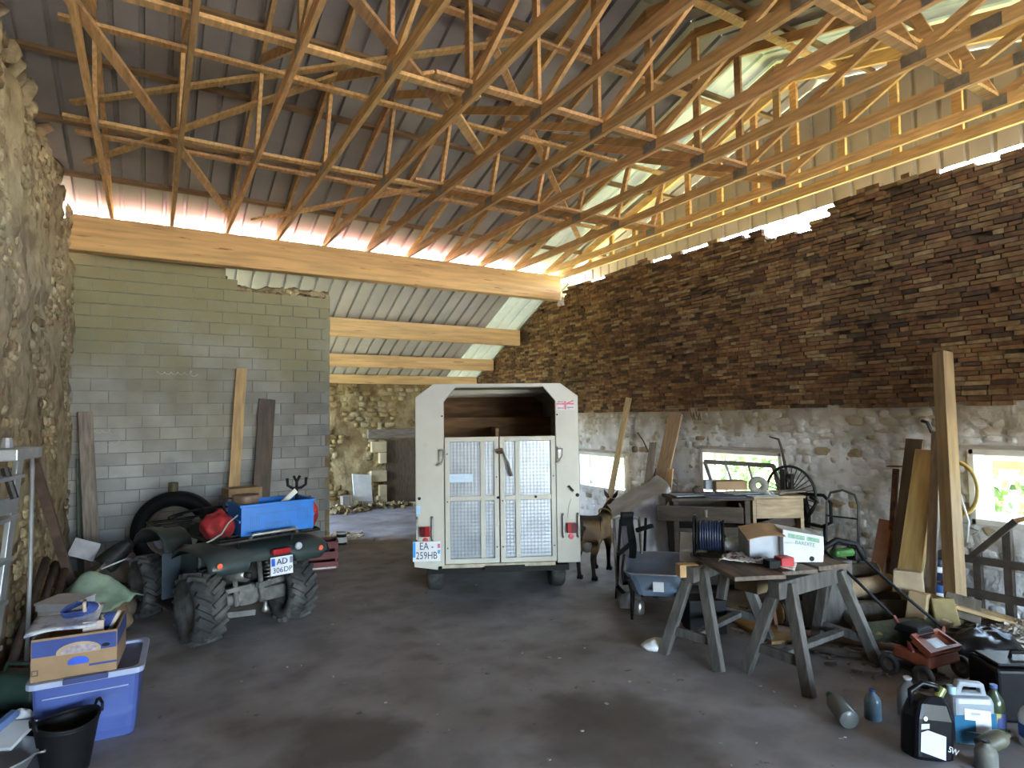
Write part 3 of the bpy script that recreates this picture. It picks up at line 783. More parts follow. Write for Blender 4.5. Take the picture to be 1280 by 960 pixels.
def wheel(name, parent, c, r, w, rim_m=GREYMETAL, n=36, lugs=0, rim=.55, hub_side=1):
    """tyre + rim, axle along local x"""
    q = w / 2
    b = MB().lathe([(r * rim, -q * .75), (r * .72, -q * .98), (r * .9, -q), (r * .975, -q * .8), (r, -q * .45), (r, q * .45), (r * .975, q * .8), (r * .9, q), (r * .72, q * .98), (r * rim, q * .75)], n, c, (1, 0, 0), closed=True)
    t = b.build(name, RUBBER, parent, smooth=True)
    if lugs:
        lg = MB()
        for k in range(lugs):
            for s in (-1, 1):
                a = 2 * PI * (k + (.5 if s > 0 else 0)) / lugs
                M = Matrix.Translation(c) @ Matrix.Rotation(a, 4, 'X') @ Matrix.Translation((s * q * .48, 0, r * 1.005)) @ Matrix.Rotation(s * .62, 4, 'Z')
                x = MB().box((0, 0, 0), (q * 1.15, .05, .045), taper=(.95, .7)); x.xf(M); lg.add(x.v, x.f)
        stuff(lg.build('tread_lugs', RUBBER, t))
    MB().lathe([(0, q * .15), (r * .2, q * .2), (r * .28, q * .1), (r * .5, q * .05), (r * (rim + .03), q * .72), (r * (rim + .03), -q * .72), (r * .5, -q * .05), (r * .28, -q * .1), (r * .2, -q * .2), (0, -q * .15)], n, c, (1, 0, 0)).build('rim', rim_m, t, smooth=True)
    return t

# ============================================================ horse trailer
T = thing('horse_trailer', 'cream horse trailer with tread-plate rear doors parked under the roof beam', 'horse trailer', (3.18, 5.66, 0), math.radians(-26.5))
out = [(-.87, .43), (-.87, 2.2), (-.68, 2.34), (.68, 2.34), (.87, 2.2), (.87, .43)]
inn = [(-.57, .43), (-.57, 2.15), (-.44, 2.305), (.49, 2.305), (.62, 2.15), (.62, .43)]
MB().ring(out, inn, (0, 0, 0), (1, 0, 0), (0, 0, 1), (0, .06, 0), closed=False).build('rear_frame', CREAM, T, bev=.008)
sh = [(-.86, .43), (-.86, 2.19), (-.675, 2.33), (.675, 2.33), (.86, 2.19), (.86, .43)]
shi = [(-.83, .43), (-.83, 2.17), (-.66, 2.30), (.66, 2.30), (.83, 2.17), (.83, .43)]
MB().ring(sh, shi, (0, .06, 0), (1, 0, 0), (0, 0, 1), (0, 2.75, 0), closed=False).build('body_shell', CREAM, T)
MB().prism([(-.83, .43), (-.83, 2.17), (-.66, 2.3), (.66, 2.3), (.83, 2.17), (.83, .43)], (0, 2.74, 0), (1, 0, 0), (0, 0, 1), (0, .07, 0)).build('front_wall', PLY, T)
MB().box((0, 1.43, .46), (1.66, 2.7, .06)).build('trailer_floor', OLDWOOD, T)
MB().box((.0, 1.9, 1.35), (1.66, .04, 1.25)).build('breast_partition', PLY, T)
MB().box((0.02, 1.2, 1.3), (.035, 1.35, 1.1)).build('centre_partition', PLY, T)
for y in (.7, 1.4, 2.1): MB().box((0, y, 2.28), (1.3, .05, .04)).build('roof_rib', CREAM, T)
for i in range(3): MB().box((.815, 1.0, 1.72 + i * .16), (.02, .9, .045)).build('side_slat', PLY, T)
DM = CREAM
for s, x0, x1, xb in ((-1, -.562, .006, -.165), (1, .018, .612, .205)):
    z0, z1, t = .455, 1.775, .05
    d = MB().ring([(x0, z0), (x1, z0), (x1, z1), (x0, z1)], [(x0 + t, z0 + t), (x1 - t, z0 + t), (x1 - t, z1 - t), (x0 + t, z1 - t)], (0, -.02, 0), (1, 0, 0), (0, 0, 1), (0, .045, 0)).build('rear_door', DM, T, bev=.005)
    MB().box((xb, 0, (z0 + z1) / 2), (.05, .036, z1 - z0 - 2 * t)).build('door_bar', DM, d, bev=.004)
    MB().box(((x0 + x1) / 2, -.002, 1.13), (x1 - x0 - 2 * t, .03, .05)).build('door_rail', DM, d, bev=.004)
    for a, b_ in ((x0 + t, xb - .025), (xb + .025, x1 - t)):
        for c, e in ((z0 + t, 1.105), (1.155, z1 - t)):
            MB().box(((a + b_) / 2, .012, (c + e) / 2), (b_ - a, .008, e - c)).build('tread_panel', TREAD, d)
    for xx, zz in ((x0 + .025, .62), (x0 + .025, 1.1), (x0 + .025, 1.6), (x1 - .025, .62), (x1 - .025, 1.35)):
        MB().cyl((xx, -.026, zz), (xx, -.018, zz), .008, n=8).build('rivet', DARKMETAL, d)
    MB().cyl((xb + s * -.16 if s < 0 else xb + .19, -.03, 1.135), (xb + s * -.16 if s < 0 else xb + .19, -.015, 1.135), .014, n=12).build('bolt_head', BLACKP, d)
    xh = -.60 if s < 0 else .655
    hd = MB().box((xh, -.015, 1.6), (.035, .05, .12))
    hd.tube([(xh - .02, -.04, 1.64), (xh + .03, -.05, 1.64), (xh + .03, -.05, 1.56), (xh - .0, -.05, 1.50), (xh - .05, -.05, 1.48)], .011, 6)
    hd.build('latch', GREYMETAL, d)
MB().tube([(-.02, -.05, 1.63), (.04, -.06, 1.65), (.07, -.055, 1.56), (.10, -.05, 1.5), (.135, -.05, 1.36)], [.016, .012, .01, .012, .02], 7).build('tie_rope', mat('dirty_rope', (.12, .10, .08), .9), T)
MB().box((.015, -.04, 1.62), (.06, .04, .05)).build('door_catch', RUST, T, bev=.006)
MB().box((-.40, -.008, 1.345), (.26, .003, .085)).build('paper_notice', mat('pale_blue_paper', (.56, .70, .86), .7, var=.04, bump=0), T)
MB().box((-.40, -.0105, 1.345), (.19, .001, .006)).jit(.002, 90).build('notice_line', mat('faded_ink', (.36, .52, .75), .7, var=0, bump=0), T)
for s in (-1, 1):
    x = s * .77
    lb = MB().box((x, -.03, .80), (.10, .05, .105)).build('tail_lamp', REDLENS, T, bev=.008)
    MB().box((x + s * .022, -.057, .80), (.05, .004, .10)).build('dark_lens', mat('dark_red_lens', (.09, .01, .015), .2, bump=0), lb)
    MB().lathe([(.0, .012), (.026, .010), (.03, 0)], 16, (x, -.002, .705), (0, -1, 0)).build('round_reflector', mat('pink_red_reflector', (.6, .07, .10), .25, bump=0), T)
    for q in (-.085, .075):
        MB().tube([(x + q, -.012, .70), (x + q, -.03, .72), (x + q, -.03, .93), (x + q, -.012, .95)], .011, 7).build('lamp_guard', GREYMETAL, T)
# number plate with its bracket
pb = MB().box((-.755, -.045, .60), (.285, .012, .205)).build('number_plate', mat('plate_white', (.74, .75, .78), .35, var=.03, bump=0), T, bev=.004)
MB().box((-.882, -.0525, .62), (.028, .003, .155)).build('blue_band', mat('plate_band', (.03, .30, .72), .4, bump=0, var=0), pb)
MB().box((-.628, -.0525, .655), (.026, .003, .045)).build('region_badge', mat('badge_pink', (.55, .12, .28), .4, bump=0, var=0), pb)
MB().box((-.628, -.0525, .595), (.026, .003, .04)).build('region_badge', mat('badge_blue', (.10, .35, .75), .4, bump=0, var=0), pb)
text('EA -', .105, INK, pb, (-.755, -.053, .652), (PI / 2, 0, 0)).scale.x = .8
text('259HB', .105, INK, pb, (-.755, -.053, .556), (PI / 2, 0, 0)).scale.x = .76
MB().prism([(-.885, .50), (-.62, .50), (-.64, .405), (-.88, .44)], (0, -.03, 0), (1, 0, 0), (0, 0, 1), (0, .02, 0)).build('corner_plate', CREAM, T)
# side marker, reflector spots, flag sticker, scratches
MB().box((.895, .10, .80), (.05, .04, .085)).build('marker_lamp', BLACKP, T, bev=.008)
for x, z, r in ((-.83, 1.14, .017), (.845, 1.14, .02), (-.5885, 2.0, .009), (.64, 2.0, .009)):
    MB().cyl((x, -.008, z), (x, .002, z), r, n=12).build('rubber_stop', BLACKP, T)
MB().beam((.75, -.02, 1.24), (.80, -.02, 1.185), .02, .02).build('hook', BLACKP, T)
MB().tube([(.775, -.004, 1.1), (.75, -.005, 1.02), (.735, -.004, .9)], .0025, 5).build('scratch', mat('scratch_grey', (.36, .34, .30), .7, bump=0), T)
st = MB().box((.73, -.004, 2.10), (.20, .003, .10)).build('flag_sticker', mat('sticker_pale', (.62, .52, .54), .5, var=.1, sc=20, bump=0), T)
FR = mat('sticker_red', (.55, .16, .22), .5, var=.15, sc=30, bump=0); FB = mat('sticker_blue', (.24, .28, .36), .5, var=.15, sc=30, bump=0)
MB().box((.73, -.0065, 2.115), (.19, .002, .016)).build('red_stripe', FR, st); MB().box((.73, -.0065, 2.10), (.02, .002, .09)).build('red_stripe', FR, st)
for x, z, a in ((.68, 2.07, 0), (.785, 2.075, 0), (.68, 2.137, 0)): MB().box((x, -.0065, z), (.07, .002, .013)).build('blue_patch', FB, st)
MB().beam((.75, -.0075, 2.12), (.82, -.0075, 2.15), .004, .014).build('red_stripe', FR, st)
MB().box((-.842, -.004, 1.02), (.04, .003, .09)).build('blue_sticker', mat('sticker_lightblue', (.35, .58, .82), .5, bump=0), T)
# chassis, mudguards and wheels
MB().box((0, .05, .425), (1.2, .09, .04)).build('rear_sill', mat('chipped_sill', (.40, .34, .25), .6, var=.3, sc=9), T, bev=.006)
MB().box((.06, -.0, .40), (.42, .05, .045)).build('sill_step', BLACKP, T)
MB().box((0, 1.4, .37), (1.5, 2.7, .06)).build('chassis', BLACKP, T)
for s in (-1, 1):
    for y in (.72, 1.45):
        wheel('wheel', T, (s * .70, y, .285), .285, .17, DARKMETAL, n=28)
for y in (.72, 1.45): MB().box((0, y, .27), (1.3, .09, .09)).build('axle', DARKMETAL, T, bev=.01)

MB().beam((0, 2.8, .42), (0, 4.0, .45), .09, .1).build('drawbar', DARKMETAL, T)
MB().cyl((0, 3.9, .0), (0, 3.9, .45), .035).build('jockey_leg', GREYMETAL, T)

# ============================================================ quad bike
Q = thing('quad_bike', 'muddy dark green quad bike with a blue crate on its rear rack', 'quad bike', (.82, 6.36, 0), math.radians(17))
ATVG = mat('dark_green_plastic', (.030, .045, .047), .33, var=.2, sc=4, bump=.06, col3=(.085, .085, .08), sc3=2.2, lo3=.5, hi3=.72)
FLAP = mat('glossy_plastic_blue_sheen', (.05, .065, .085), .22, var=.2, sc=4, bump=.04)  # blue-grey sky sheen is put into the flap colour
MUD = mat('muddy_casting', (.17, .165, .155), .8, .2, var=.35, sc=9, bump=.4)
for s in (-1, 1):
    wheel('rear_wheel', Q, (s * .43, 0, .31), .295, .27, MUD, lugs=18)
    wheel('front_wheel', Q, (s * .49, 1.24, .30), .285, .2, MUD, lugs=18)
def fend(x0, x1, prof, nx=10, wav=None):
    b = MB(); n = len(prof)
    return b.grid(nx, n, lambda u, v: (lambda k: (x0 + (x1 - x0) * u, prof[k][0], prof[k][1] + (wav(x0 + (x1 - x0) * u, k) if wav else 0)))(round(v * (n - 1))))
rp = [(-.50, .67), (-.50, .74), (-.46, .81), (-.36, .845), (-.1, .86), (.15, .85), (.28, .81), (.36, .74)]
def wv(x, k):
    a = abs(x)
    lo = .03 if a > .5 else 0.0
    if k == 0: return (.0 if .22 < a < .5 else (.075 if a <= .22 else .05))
    return -.05 * max(0, (a - .42) / .18) ** 2 + (0 if k else 0)
fend(-.555, .57, rp, 25, wv).build('rear_fender', ATVG, Q, smooth=True, solid=.014)
for s in (-1, 1):
    fp = [(.66, .28), (.64, .5), (.64, .70), (.70, .82), (.84, .88), (1.05, .90), (1.3, .87), (1.5, .78), (1.6, .68)]
    f_ = fend(s * .26, s * .52, fp, 8).build('front_fender', ATVG, Q, smooth=True, solid=.014)
    MB().box((s * .46, .625, .50), (.17, .02, .44), taper=(1.05, 1)).build('mud_flap', FLAP, f_, bev=.01)
    MB().box((s * .42, .50, .25), (.28, .5, .03)).build('footrest', BLACKP, Q, bev=.01)
    MB().lathe([(0, .01), (.022, .008), (.026, 0)], 14, (s * .47, -.515, .76), (0, -1, 0)).build('amber_reflector', AMBER, Q)
    MB().box((s * .33, .45, .62), (.10, .5, .30)).build('side_cowl', ATVG, Q, bev=.03)
MB().grid(9, 9, lambda u, v: ((u - .5) * (.34 - .08 * v), -.18 + .95 * v, .93 + .05 * math.sin(v * PI) - .14 * abs(u - .5) ** 2 * 4)).build('seat', BLACKP, Q, smooth=True, solid=.06)
MB().box((0, .9, .86), (.32, .45, .2), taper=(.7, .8)).build('tank_cowl', ATVG, Q, bev=.03)
MB().box((0, .5, .48), (.36, .7, .32)).build('engine', DARKMETAL, Q, bev=.02)
hb = MB().tube([(-.42, .78, 1.03), (-.28, .86, 1.05), (-.1, .92, 1.06), (.1, .92, 1.06), (.28, .86, 1.05), (.42, .78, 1.03)], .013, 8).build('handlebar', BLACKP, Q, smooth=True)
for s in (-1, 1):
    MB().cyl((s * .30, .84, 1.046), (s * .44, .77, 1.026), .021).build('grip', BLACKP, hb, smooth=True)
MB().box((0, .93, 1.0), (.16, .12, .14)).build('instrument_pod', BLACKP, Q, bev=.02)
MB().box((0, 1.35, .82), (.5, .3, .10), taper=(.8, .8)).build('nose', ATVG, Q, bev=.03)
# rack
rk = MB(); zr_ = .935
rk.tube([(-.46, -.50, zr_), (.46, -.50, zr_), (.48, -.42, zr_), (.46, .12, zr_), (-.46, .12, zr_), (-.48, -.42, zr_)], .014, 8, closed=True)
for x in (-.3, -.1, .1, .3): rk.tube([(x, -.5, zr_), (x, .12, zr_)], .010, 6)
for y in (-.36, -.2, -.04): rk.tube([(-.47, y, zr_), (.47, y, zr_)], .010, 6)
for x in (-.25, .25):
    rk.tube([(x, -.38, zr_), (x, -.36, .85)], .013, 6); rk.tube([(x, .05, zr_), (x, .08, .85)], .013, 6)
rk.build('rear_rack', DARKMETAL, Q, smooth=True)
MB().tube([(-.22, -.53, .95), (-.2, -.54, .985), (.2, -.54, .985), (.22, -.53, .95)], .016, 8).build('rack_bar', GREYMETAL, Q, smooth=True)
fk = MB(); fk.tube([(-.4, 1.0, .9), (.4, 1.0, .9), (.42, 1.5, .9), (-.42, 1.5, .9)], .013, 7, closed=True)
for y in (1.1, 1.25, 1.4): fk.tube([(-.41, y, .9), (.41, y, .9)], .01, 6)
for x in (-.3, .3): fk.tube([(x, 1.2, .9), (x, 1.22, .8)], .012, 6)
fk.build('front_rack', DARKMETAL, Q, smooth=True)
# tail, plate, axle, exhaust, hitch
MB().box((.06, -.535, .80), (.17, .06, .055)).build('tail_lamp', REDLENS, Q, bev=.015)
MB().lathe([(0, .02), (.03, .015), (.036, 0)], 16, (.24, -.515, .815), (0, -1, 0)).build('round_lamp', mat('milky_lens', (.42, .46, .55), .3, bump=0), Q)
qp = MB().box((.06, -.55, .675), (.21, .008, .16), rot=(-.1, .03, 0)).build('number_plate', mat('quad_plate_white', (.72, .74, .80), .35, var=.04, bump=0), Q)
MB().box((-.025, -.562, .715), (.03, .003, .065), rot=(-.1, .03, 0)).build('blue_band', PLATEBLUE, qp)
MB().box((.145, -.562, .715), (.025, .003, .055), rot=(-.1, .03, 0)).build('region_badge', mat('badge_slate', (.18, .24, .38), .5, bump=0), qp)
text('AD', .075, INK, qp, (.058, -.5635, .712), (PI / 2 - .1, .03, 0))
text('306', .066, INK, qp, (.02, -.5595, .638), (PI / 2 - .1, .03, 0))
text('DP', .066, INK, qp, (.115, -.5595, .636), (PI / 2 - .1, .03, 0))
MB().cyl((-.34, .0, .31), (.34, .0, .31), .05).build('axle_housing', MUD, Q, smooth=True)
MB().box((.0, .06, .33), (.2, .22, .2)).build('differential', MUD, Q, bev=.05)
MB().box((.22, -.02, .31), (.26, .10, .13)).build('brake_cover', MUD, Q, bev=.02)
for x in (-.14, .1): MB().beam((x, -.10, .27), (x - .02, -.06, .66), .035, .03).build('hanger', MUD, Q, bev=.005)
MB().beam((-.35, -.05, .22), (.0, -.16, .20), .05, .05).build('tow_link', MUD, Q)
MB().beam((-.33, -.02, .40), (-.02, -.12, .44), .05, .04).build('suspension_arm', MUD, Q)
MB().beam((.05, -.10, .42), (.34, -.02, .42), .05, .05).build('suspension_arm', MUD, Q)
hc = []
for k in range(40): hc.append((.17 + .03 * math.cos(k * .9), -.06 + .03 * math.sin(k * .9), .42 + .005 * k))
MB().tube(hc, .007, 5).build('coil_spring', GREYMETAL, Q, smooth=True)
MB().lathe([(.0, -.02), (.035, 0), (.03, .03), (.018, .05), (.018, .09)], 16, (.08, -.20, .20), (0, 0, 1)).build('tow_ball', GREYMETAL, Q, smooth=True)
ex = MB().cyl((-.24, .12, .56), (-.17, -.34, .60), .06).build('exhaust_silencer', GREYMETAL, Q, smooth=True)
MB().cyl((-.17, -.33, .60), (-.165, -.42, .605), .028).build('exhaust_tip', DARKMETAL, ex, smooth=True)

# blue crate and the things carried on the rack
def crate_mesh(name, w, d, h, m, parent, slots=True):
    b = MB()
    b.ring([(-w / 2, -d / 2), (w / 2, -d / 2), (w / 2, d / 2), (-w / 2, d / 2)], [(-w / 2 + .012, -d / 2 + .012), (w / 2 - .012, -d / 2 + .012), (w / 2 - .012, d / 2 - .012), (-w / 2 + .012, d / 2 - .012)], (0, 0, 0), (1, 0, 0), (0, 1, 0), (0, 0, h))
    b.box((0, 0, .006), (w - .02, d - .02, .012))
    return b.build(name, m, parent, bev=.004)
BLUEC = mat('blue_crate_plastic', (.006, .155, .56), .35, var=.08, bump=.03)
BLUED = mat('blue_crate_recess', (.008, .13, .42), .4, var=.08, bump=.03)
cw = Q.matrix_basis
def qloc(p): return Q.matrix_basis @ Vector(p)
cr = thing('plastic_crate', 'bright blue plastic crate on the rear rack of the quad bike', 'crate', qloc((.12, -.22, .951)), math.radians(9))
crate_mesh('crate_body', .66, .42, .27, BLUEC, cr)
MB().ring([(-.345, -.225), (.345, -.225), (.345, .225), (-.345, .225)], [(-.32, -.2), (.32, -.2), (.32, .2), (-.32, .2)], (0, 0, .255), (1, 0, 0), (0, 1, 0), (0, 0, .025)).build('crate_rim', BLUEC, cr, bev=.004)
for x0, n, z0, z1 in ((-.25, 5, .06, .17), (.18, 6, .09, .21)):
    for k in range(n): MB().box((x0 + k * .018, -.2105, (z0 + z1) / 2), (.008, .004, z1 - z0)).build('vent_slot', BLUED, cr)
for k in range(13): MB().box((-.12 + k * .019, -.2105, .075), (.009, .004, .055)).build('vent_slot', BLUED, cr)
for x in (-.14, .0, .14): MB().box((x, -.212, .19), (.125, .003, .006)).build('moulded_line', BLUED, cr)
for q in (-.338, .338): MB().box((q, 0, .13), (.012, .4, .02)).build('crate_rib', BLUEC, cr)
REDCLOTH = mat('red_cloth', (.30, .016, .02), .75, var=.35, sc=8, bump=.3)
def cloth_lump(name, c, size, m, seed, n=22, amp=.3, rz=0, parent=None):
    b = MB().grid(n, n // 2, lambda u, v: (lambda a, e: (lambda p: p * (1 + amp * noise.noise(p * 2.2 + Vector((seed, 0, 0))) + amp * .5 * noise.noise(p * 5 + Vector((0, seed, 0)))))(Vector((math.cos(a) * math.cos(e), math.sin(a) * math.cos(e), math.sin(e)))))(2 * PI * u, -PI / 2 + PI * v), wrapu=True)
    b.v = [(x * size[0], y * size[1], max(-size[2] * .75, z * size[2])) for x, y, z in b.v]
    return b.build(name, m, parent, loc=c, rot=(0, 0, rz), smooth=True, sub=1)
c_ = cloth_lump('red_bag', qloc((-.36, -.18, 1.045)), (.14, .2, .13), REDCLOTH, 1, amp=.45)
tag(c_, 'crumpled red bag tied to the left of the blue crate on the quad', 'bag')
c_ = cloth_lump('red_bag', qloc((.56, -.12, 1.03)), (.09, .15, .16), REDCLOTH, 5, amp=.45)
tag(c_, 'red bundle squeezed between the blue crate and the right end of the rack', 'bag')
tag(MB().tube([qloc(p) for p in ((-.30, -.46, 1.16), (-.36, -.42, 1.10), (-.44, -.47, 1.02), (-.52, -.44, .97), (-.54, -.42, .96))], .007, 6).build('strap', mat('grey_green_cord', (.28, .33, .30), .8)), 'pale green bungee cord stretched down beside the left red bag', 'cord')
# things stuck in the crate
tag(MB().beam(qloc((.1, -.25, 1.10)), qloc((.34, -.28, 1.30)), .05, .012, up=(0, 1, .4)).build('wooden_stick', mat('pale_slat', (.62, .60, .55), .8)), 'pale slat sticking out of the blue crate', 'slat')
sh_ = thing('garden_fork', 'black toothed hand tool standing up at the right end of the blue crate', 'tool', qloc((.40, -.18, .97)))
b = MB().cyl((0, 0, 0), (0, 0, .34), .014, n=8)
b.build('shaft', BLACKP, sh_)
b = MB().tube([(-.09, 0, .44), (-.085, 0, .37), (-.04, 0, .34), (.04, 0, .34), (.085, 0, .37), (.09, 0, .44)], .014, 7); b.tube([(0, 0, .33), (0, 0, .40), (.03, 0, .46)], .014, 7); b.tube([(0, 0, .4), (-.03, 0, .46)], .012, 6)
b.build('prongs', BLACKP, sh_, smooth=True)
pt = thing('metal_pot', 'small brown and grey pot with a hooked handle behind the blue crate', 'pot', qloc((-.08, -.12, 1.10)))
MB().lathe([(.0, .0), (.10, .0), (.115, .16), (.12, .19), (.11, .19), (.10, .17), (0, .16)], 24).build('pot_body', mat('brown_enamel', (.20, .13, .09), .5, var=.3), pt, smooth=True)
MB().tube([(-.10, 0, .16), (-.16, 0, .17), (-.19, 0, .10), (-.17, 0, .03)], .012, 7).build('handle', BLACKP, pt, smooth=True)
bx = thing('cardboard_box', 'blue and brown cardboard box behind the quad against the block wall', 'box', (1.12, 9.5, 0), .2)
MB().box((0, 0, .42), (.5, .35, .84)).build('box_body', mat('blue_carton', (.07, .10, .26), .7, var=.15), bx, bev=.006)
MB().box((.03, .02, .93), (.46, .3, .18)).build('box_flap', mat('brown_carton', (.36, .23, .12), .8), bx, bev=.005)

# ============================================================ goat
def goat_mat():
    m = mat('brown_goat_hair', (.30, .16, .07), .85, sc=6, col2=(.42, .24, .11), bump=.5, bsc=70)
    nt = m.node_tree; N = nt.nodes; L = nt.links; b = N['Principled BSDF']; src = b.inputs['Base Color'].links[0].from_socket
    tc = N.new('ShaderNodeTexCoord'); sp = N.new('ShaderNodeSeparateXYZ'); L.new(tc.outputs['Object'], sp.inputs[0])
    nz = N.new('ShaderNodeTexNoise'); nz.inputs['Scale'].default_value = 9; L.new(tc.outputs['Object'], nz.inputs['Vector'])
    def mask(sock, a, c, inp, amt, col):
        ad = N.new('ShaderNodeMath'); ad.operation = 'MULTIPLY_ADD'; ad.inputs[1].default_value = amt; L.new(nz.outputs[0], ad.inputs[0]); L.new(sock, ad.inputs[2])
        r = N.new('ShaderNodeMapRange'); r.inputs[1].default_value = a; r.inputs[2].default_value = c; L.new(ad.outputs[0], r.inputs[0])
        x = N.new('ShaderNodeMix'); x.data_type = 'RGBA'; x.inputs[7].default_value = (*col, 1); L.new(r.outputs[0], x.inputs[0]); L.new(inp, x.inputs[6])
        return x.outputs[2]
    o = mask(sp.outputs[1], .03, -.10, src, -.02, (.30, .25, .20))      # pale backs of the thighs
    o = mask(sp.outputs[2], .37, .31, o, .04, (.028, .022, .02))        # dark legs
    o = mask(sp.outputs[2], .645, .70, o, .06, (.055, .035, .022))      # dark stripe on the back
    L.new(o, b.inputs['Base Color'])
    return m
GO = thing('goat', 'brown goat with dark legs and a pale collar standing beside the trailer', 'goat', (4.57, 5.97, 0), math.radians(-58))
GO.scale = (1.1, 1.08, 1.06)
vv = []; ee = []; rr_ = []
def node(p, r, frm=None):
    vv.append(p); rr_.append(r)
    if frm is not None: ee.append((frm, len(vv) - 1))
    return len(vv) - 1
loin = node((0, .22, .535), (.145, .155))
rump = node((0, .04, .56), (.12, .125), loin); tailb = node((0, -.05, .56), (.075, .08), rump)
chest = node((0, .48, .52), (.13, .165), loin); nb = node((0, .62, .58), (.085, .10), chest)
nk = node((.03, .70, .72), (.062, .07), nb); hd = node((.06, .74, .80), (.056, .056), nk)
mz = node((.13, .80, .76), (.045, .045), hd); ms = node((.19, .85, .72), (.032, .032), mz)
for s in (-1, 1):
    a = node((s * .085, .03, .47), (.07, .095), rump); a = node((s * .09, .045, .36), (.045, .055), a); a = node((s * .085, -.045, .25), (.024, .028), a)
    a = node((s * .085, -.02, .09), (.02, .022), a); a = node((s * .085, .0, .03), (.026, .03), a)
    a = node((s * .085, .50, .42), (.055, .07), chest); a = node((s * .085, .505, .26), (.027, .03), a); a = node((s * .085, .505, .09), (.02, .022), a); a = node((s * .085, .515, .03), (.026, .03), a)
me = bpy.data.meshes.new('goat_body'); me.from_pydata(vv, ee, [])
gb = bpy.data.objects.new('body', me); COL.objects.link(gb); gb.parent = GO
sk = gb.modifiers.new('skin', 'SKIN'); sk.use_smooth_shade = True
for i, r in enumerate(rr_): me.skin_vertices[0].data[i].radius = r
me.skin_vertices[0].data[0].use_root = True
gb.modifiers.new('sub', 'SUBSURF').levels = 2; gb.modifiers['sub'].render_levels = 2
me.materials.append(goat_mat())
DARKHAIR = mat('dark_hair', (.05, .03, .02), .9)
for s in (-1, 1):
    MB().grid(5, 7, lambda u, v: (.06 + s * (.035 + .05 * v) + (u - .5) * .045 * math.sin(PI * min(1, v + .15)), .725 - .012 * math.cos(PI * u), .835 + .10 * v)).build('ear', DARKHAIR, GO, smooth=True, solid=.008)
    for x in (-.018, .018): MB().box((s * .085 + x, .012, .022), (.028, .06, .044), taper=(.85, .8)).build('hoof', BLACKP, GO, bev=.008)
    for x in (-.018, .018): MB().box((s * .085 + x, .525, .022), (.028, .06, .044), taper=(.85, .8)).build('hoof', BLACKP, GO, bev=.008)
    MB().lathe([(0, .006), (.009, .004), (.011, 0)], 10, (.075 + s * .047, .77 - s * .02, .815), (s * .8, .3, .3)).build('eye', BLACKP, GO, smooth=True)
MB().tube([(0, -.08, .60), (0, -.13, .58), (0, -.15, .52), (0, -.15, .46)], [.028, .026, .02, .006], 8).build('tail', DARKHAIR, GO, smooth=True)
cl = [];
for k in range(20):
    a = 2 * PI * k / 20; cl.append(Vector((.012, .655, .645)) + Vector((1, .0, -.1)) * (.083 * math.cos(a)) + Vector((0, .6, -.75)).normalized() * (.098 * math.sin(a)))
MB().tube(cl, .012, 6, closed=True).build('collar', mat('pale_collar', (.50, .36, .13), .7), GO, smooth=True)
MB().lathe([(0, -.07), (.04, -.055), (.06, -.01), (.05, .04), (0, .06)], 14, (0, .02, .37)).build('udder', mat('pale_udder', (.42, .38, .36), .7, bump=.05), GO, smooth=True)
# ============================================================ placing: a point seen at (x, y) that lies a given distance in front of the lens / on a plane
MW = cam.matrix_world.to_3x3()
def ray(x, y): return MW @ Vector(((x - 640) / 760, -(y - 480) / 760, -1))
def at(x, y, d): return CAMP + ray(x, y) * d
def onz(x, y, z=0.0):
    r = ray(x, y); return CAMP + r * ((z - 2) / r.z)
def onx(x, y, X):
    r = ray(x, y); return CAMP + r * (X / r.x)
def ony(x, y, Y):
    r = ray(x, y); return CAMP + r * (Y / r.y)
YAW = math.radians(-30.7)                              # local y axis pointing straight away from the lens

PLANK = mat('new_plank', (.50, .32, .15), .7, var=.2, sc=3, bump=.15, stretch=(6, 6, .8), rnd=.08)
YPLANK = mat('yellow_plank', (.52, .37, .15), .65, var=.18, sc=3, bump=.12, stretch=(6, 6, .8))
BROWNPLANK = mat('dark_brown_plank', (.085, .055, .035), .6, var=.3, sc=3, bump=.15, stretch=(6, 6, .8))
GREYPLANK = mat('weathered_plank', (.24, .20, .165), .85, var=.3, sc=4, bump=.35, stretch=(6, 6, .8), rnd=.1)
CARTON = mat('brown_cardboard', (.31, .20, .115), .85, var=.12, sc=6, bump=.08)
ALU = mat('aluminium', (.50, .53, .58), .38, .7, var=.12, sc=8, bump=.05, col3=(.40, .41, .40), sc3=4, lo3=.5, hi3=.7)
SILVER = mat('silver_sheet', (.55, .58, .64), .35, .5, var=.12, sc=9, bump=.06)
def leaning(name, p0, p1, w, t, m, label, cat, facing, loc=None):
    """a plank from its foot p0 to its head p1; facing = the way its broad face looks"""
    p0 = Vector(p0); p1 = Vector(p1); d = (p1 - p0); L = d.length; z = d.normalized()
    y = Vector(facing); y = (y - z * y.dot(z)).normalized(); x = y.cross(z)
    o = MB().box((0, 0, L / 2), (w, t, L)).build(name, m, bev=min(.004, t / 6), seg=1)
    o.matrix_world = Matrix.Translation(p0) @ Matrix((x, y, z)).transposed().to_4x4()
    return tag(o, label, cat)

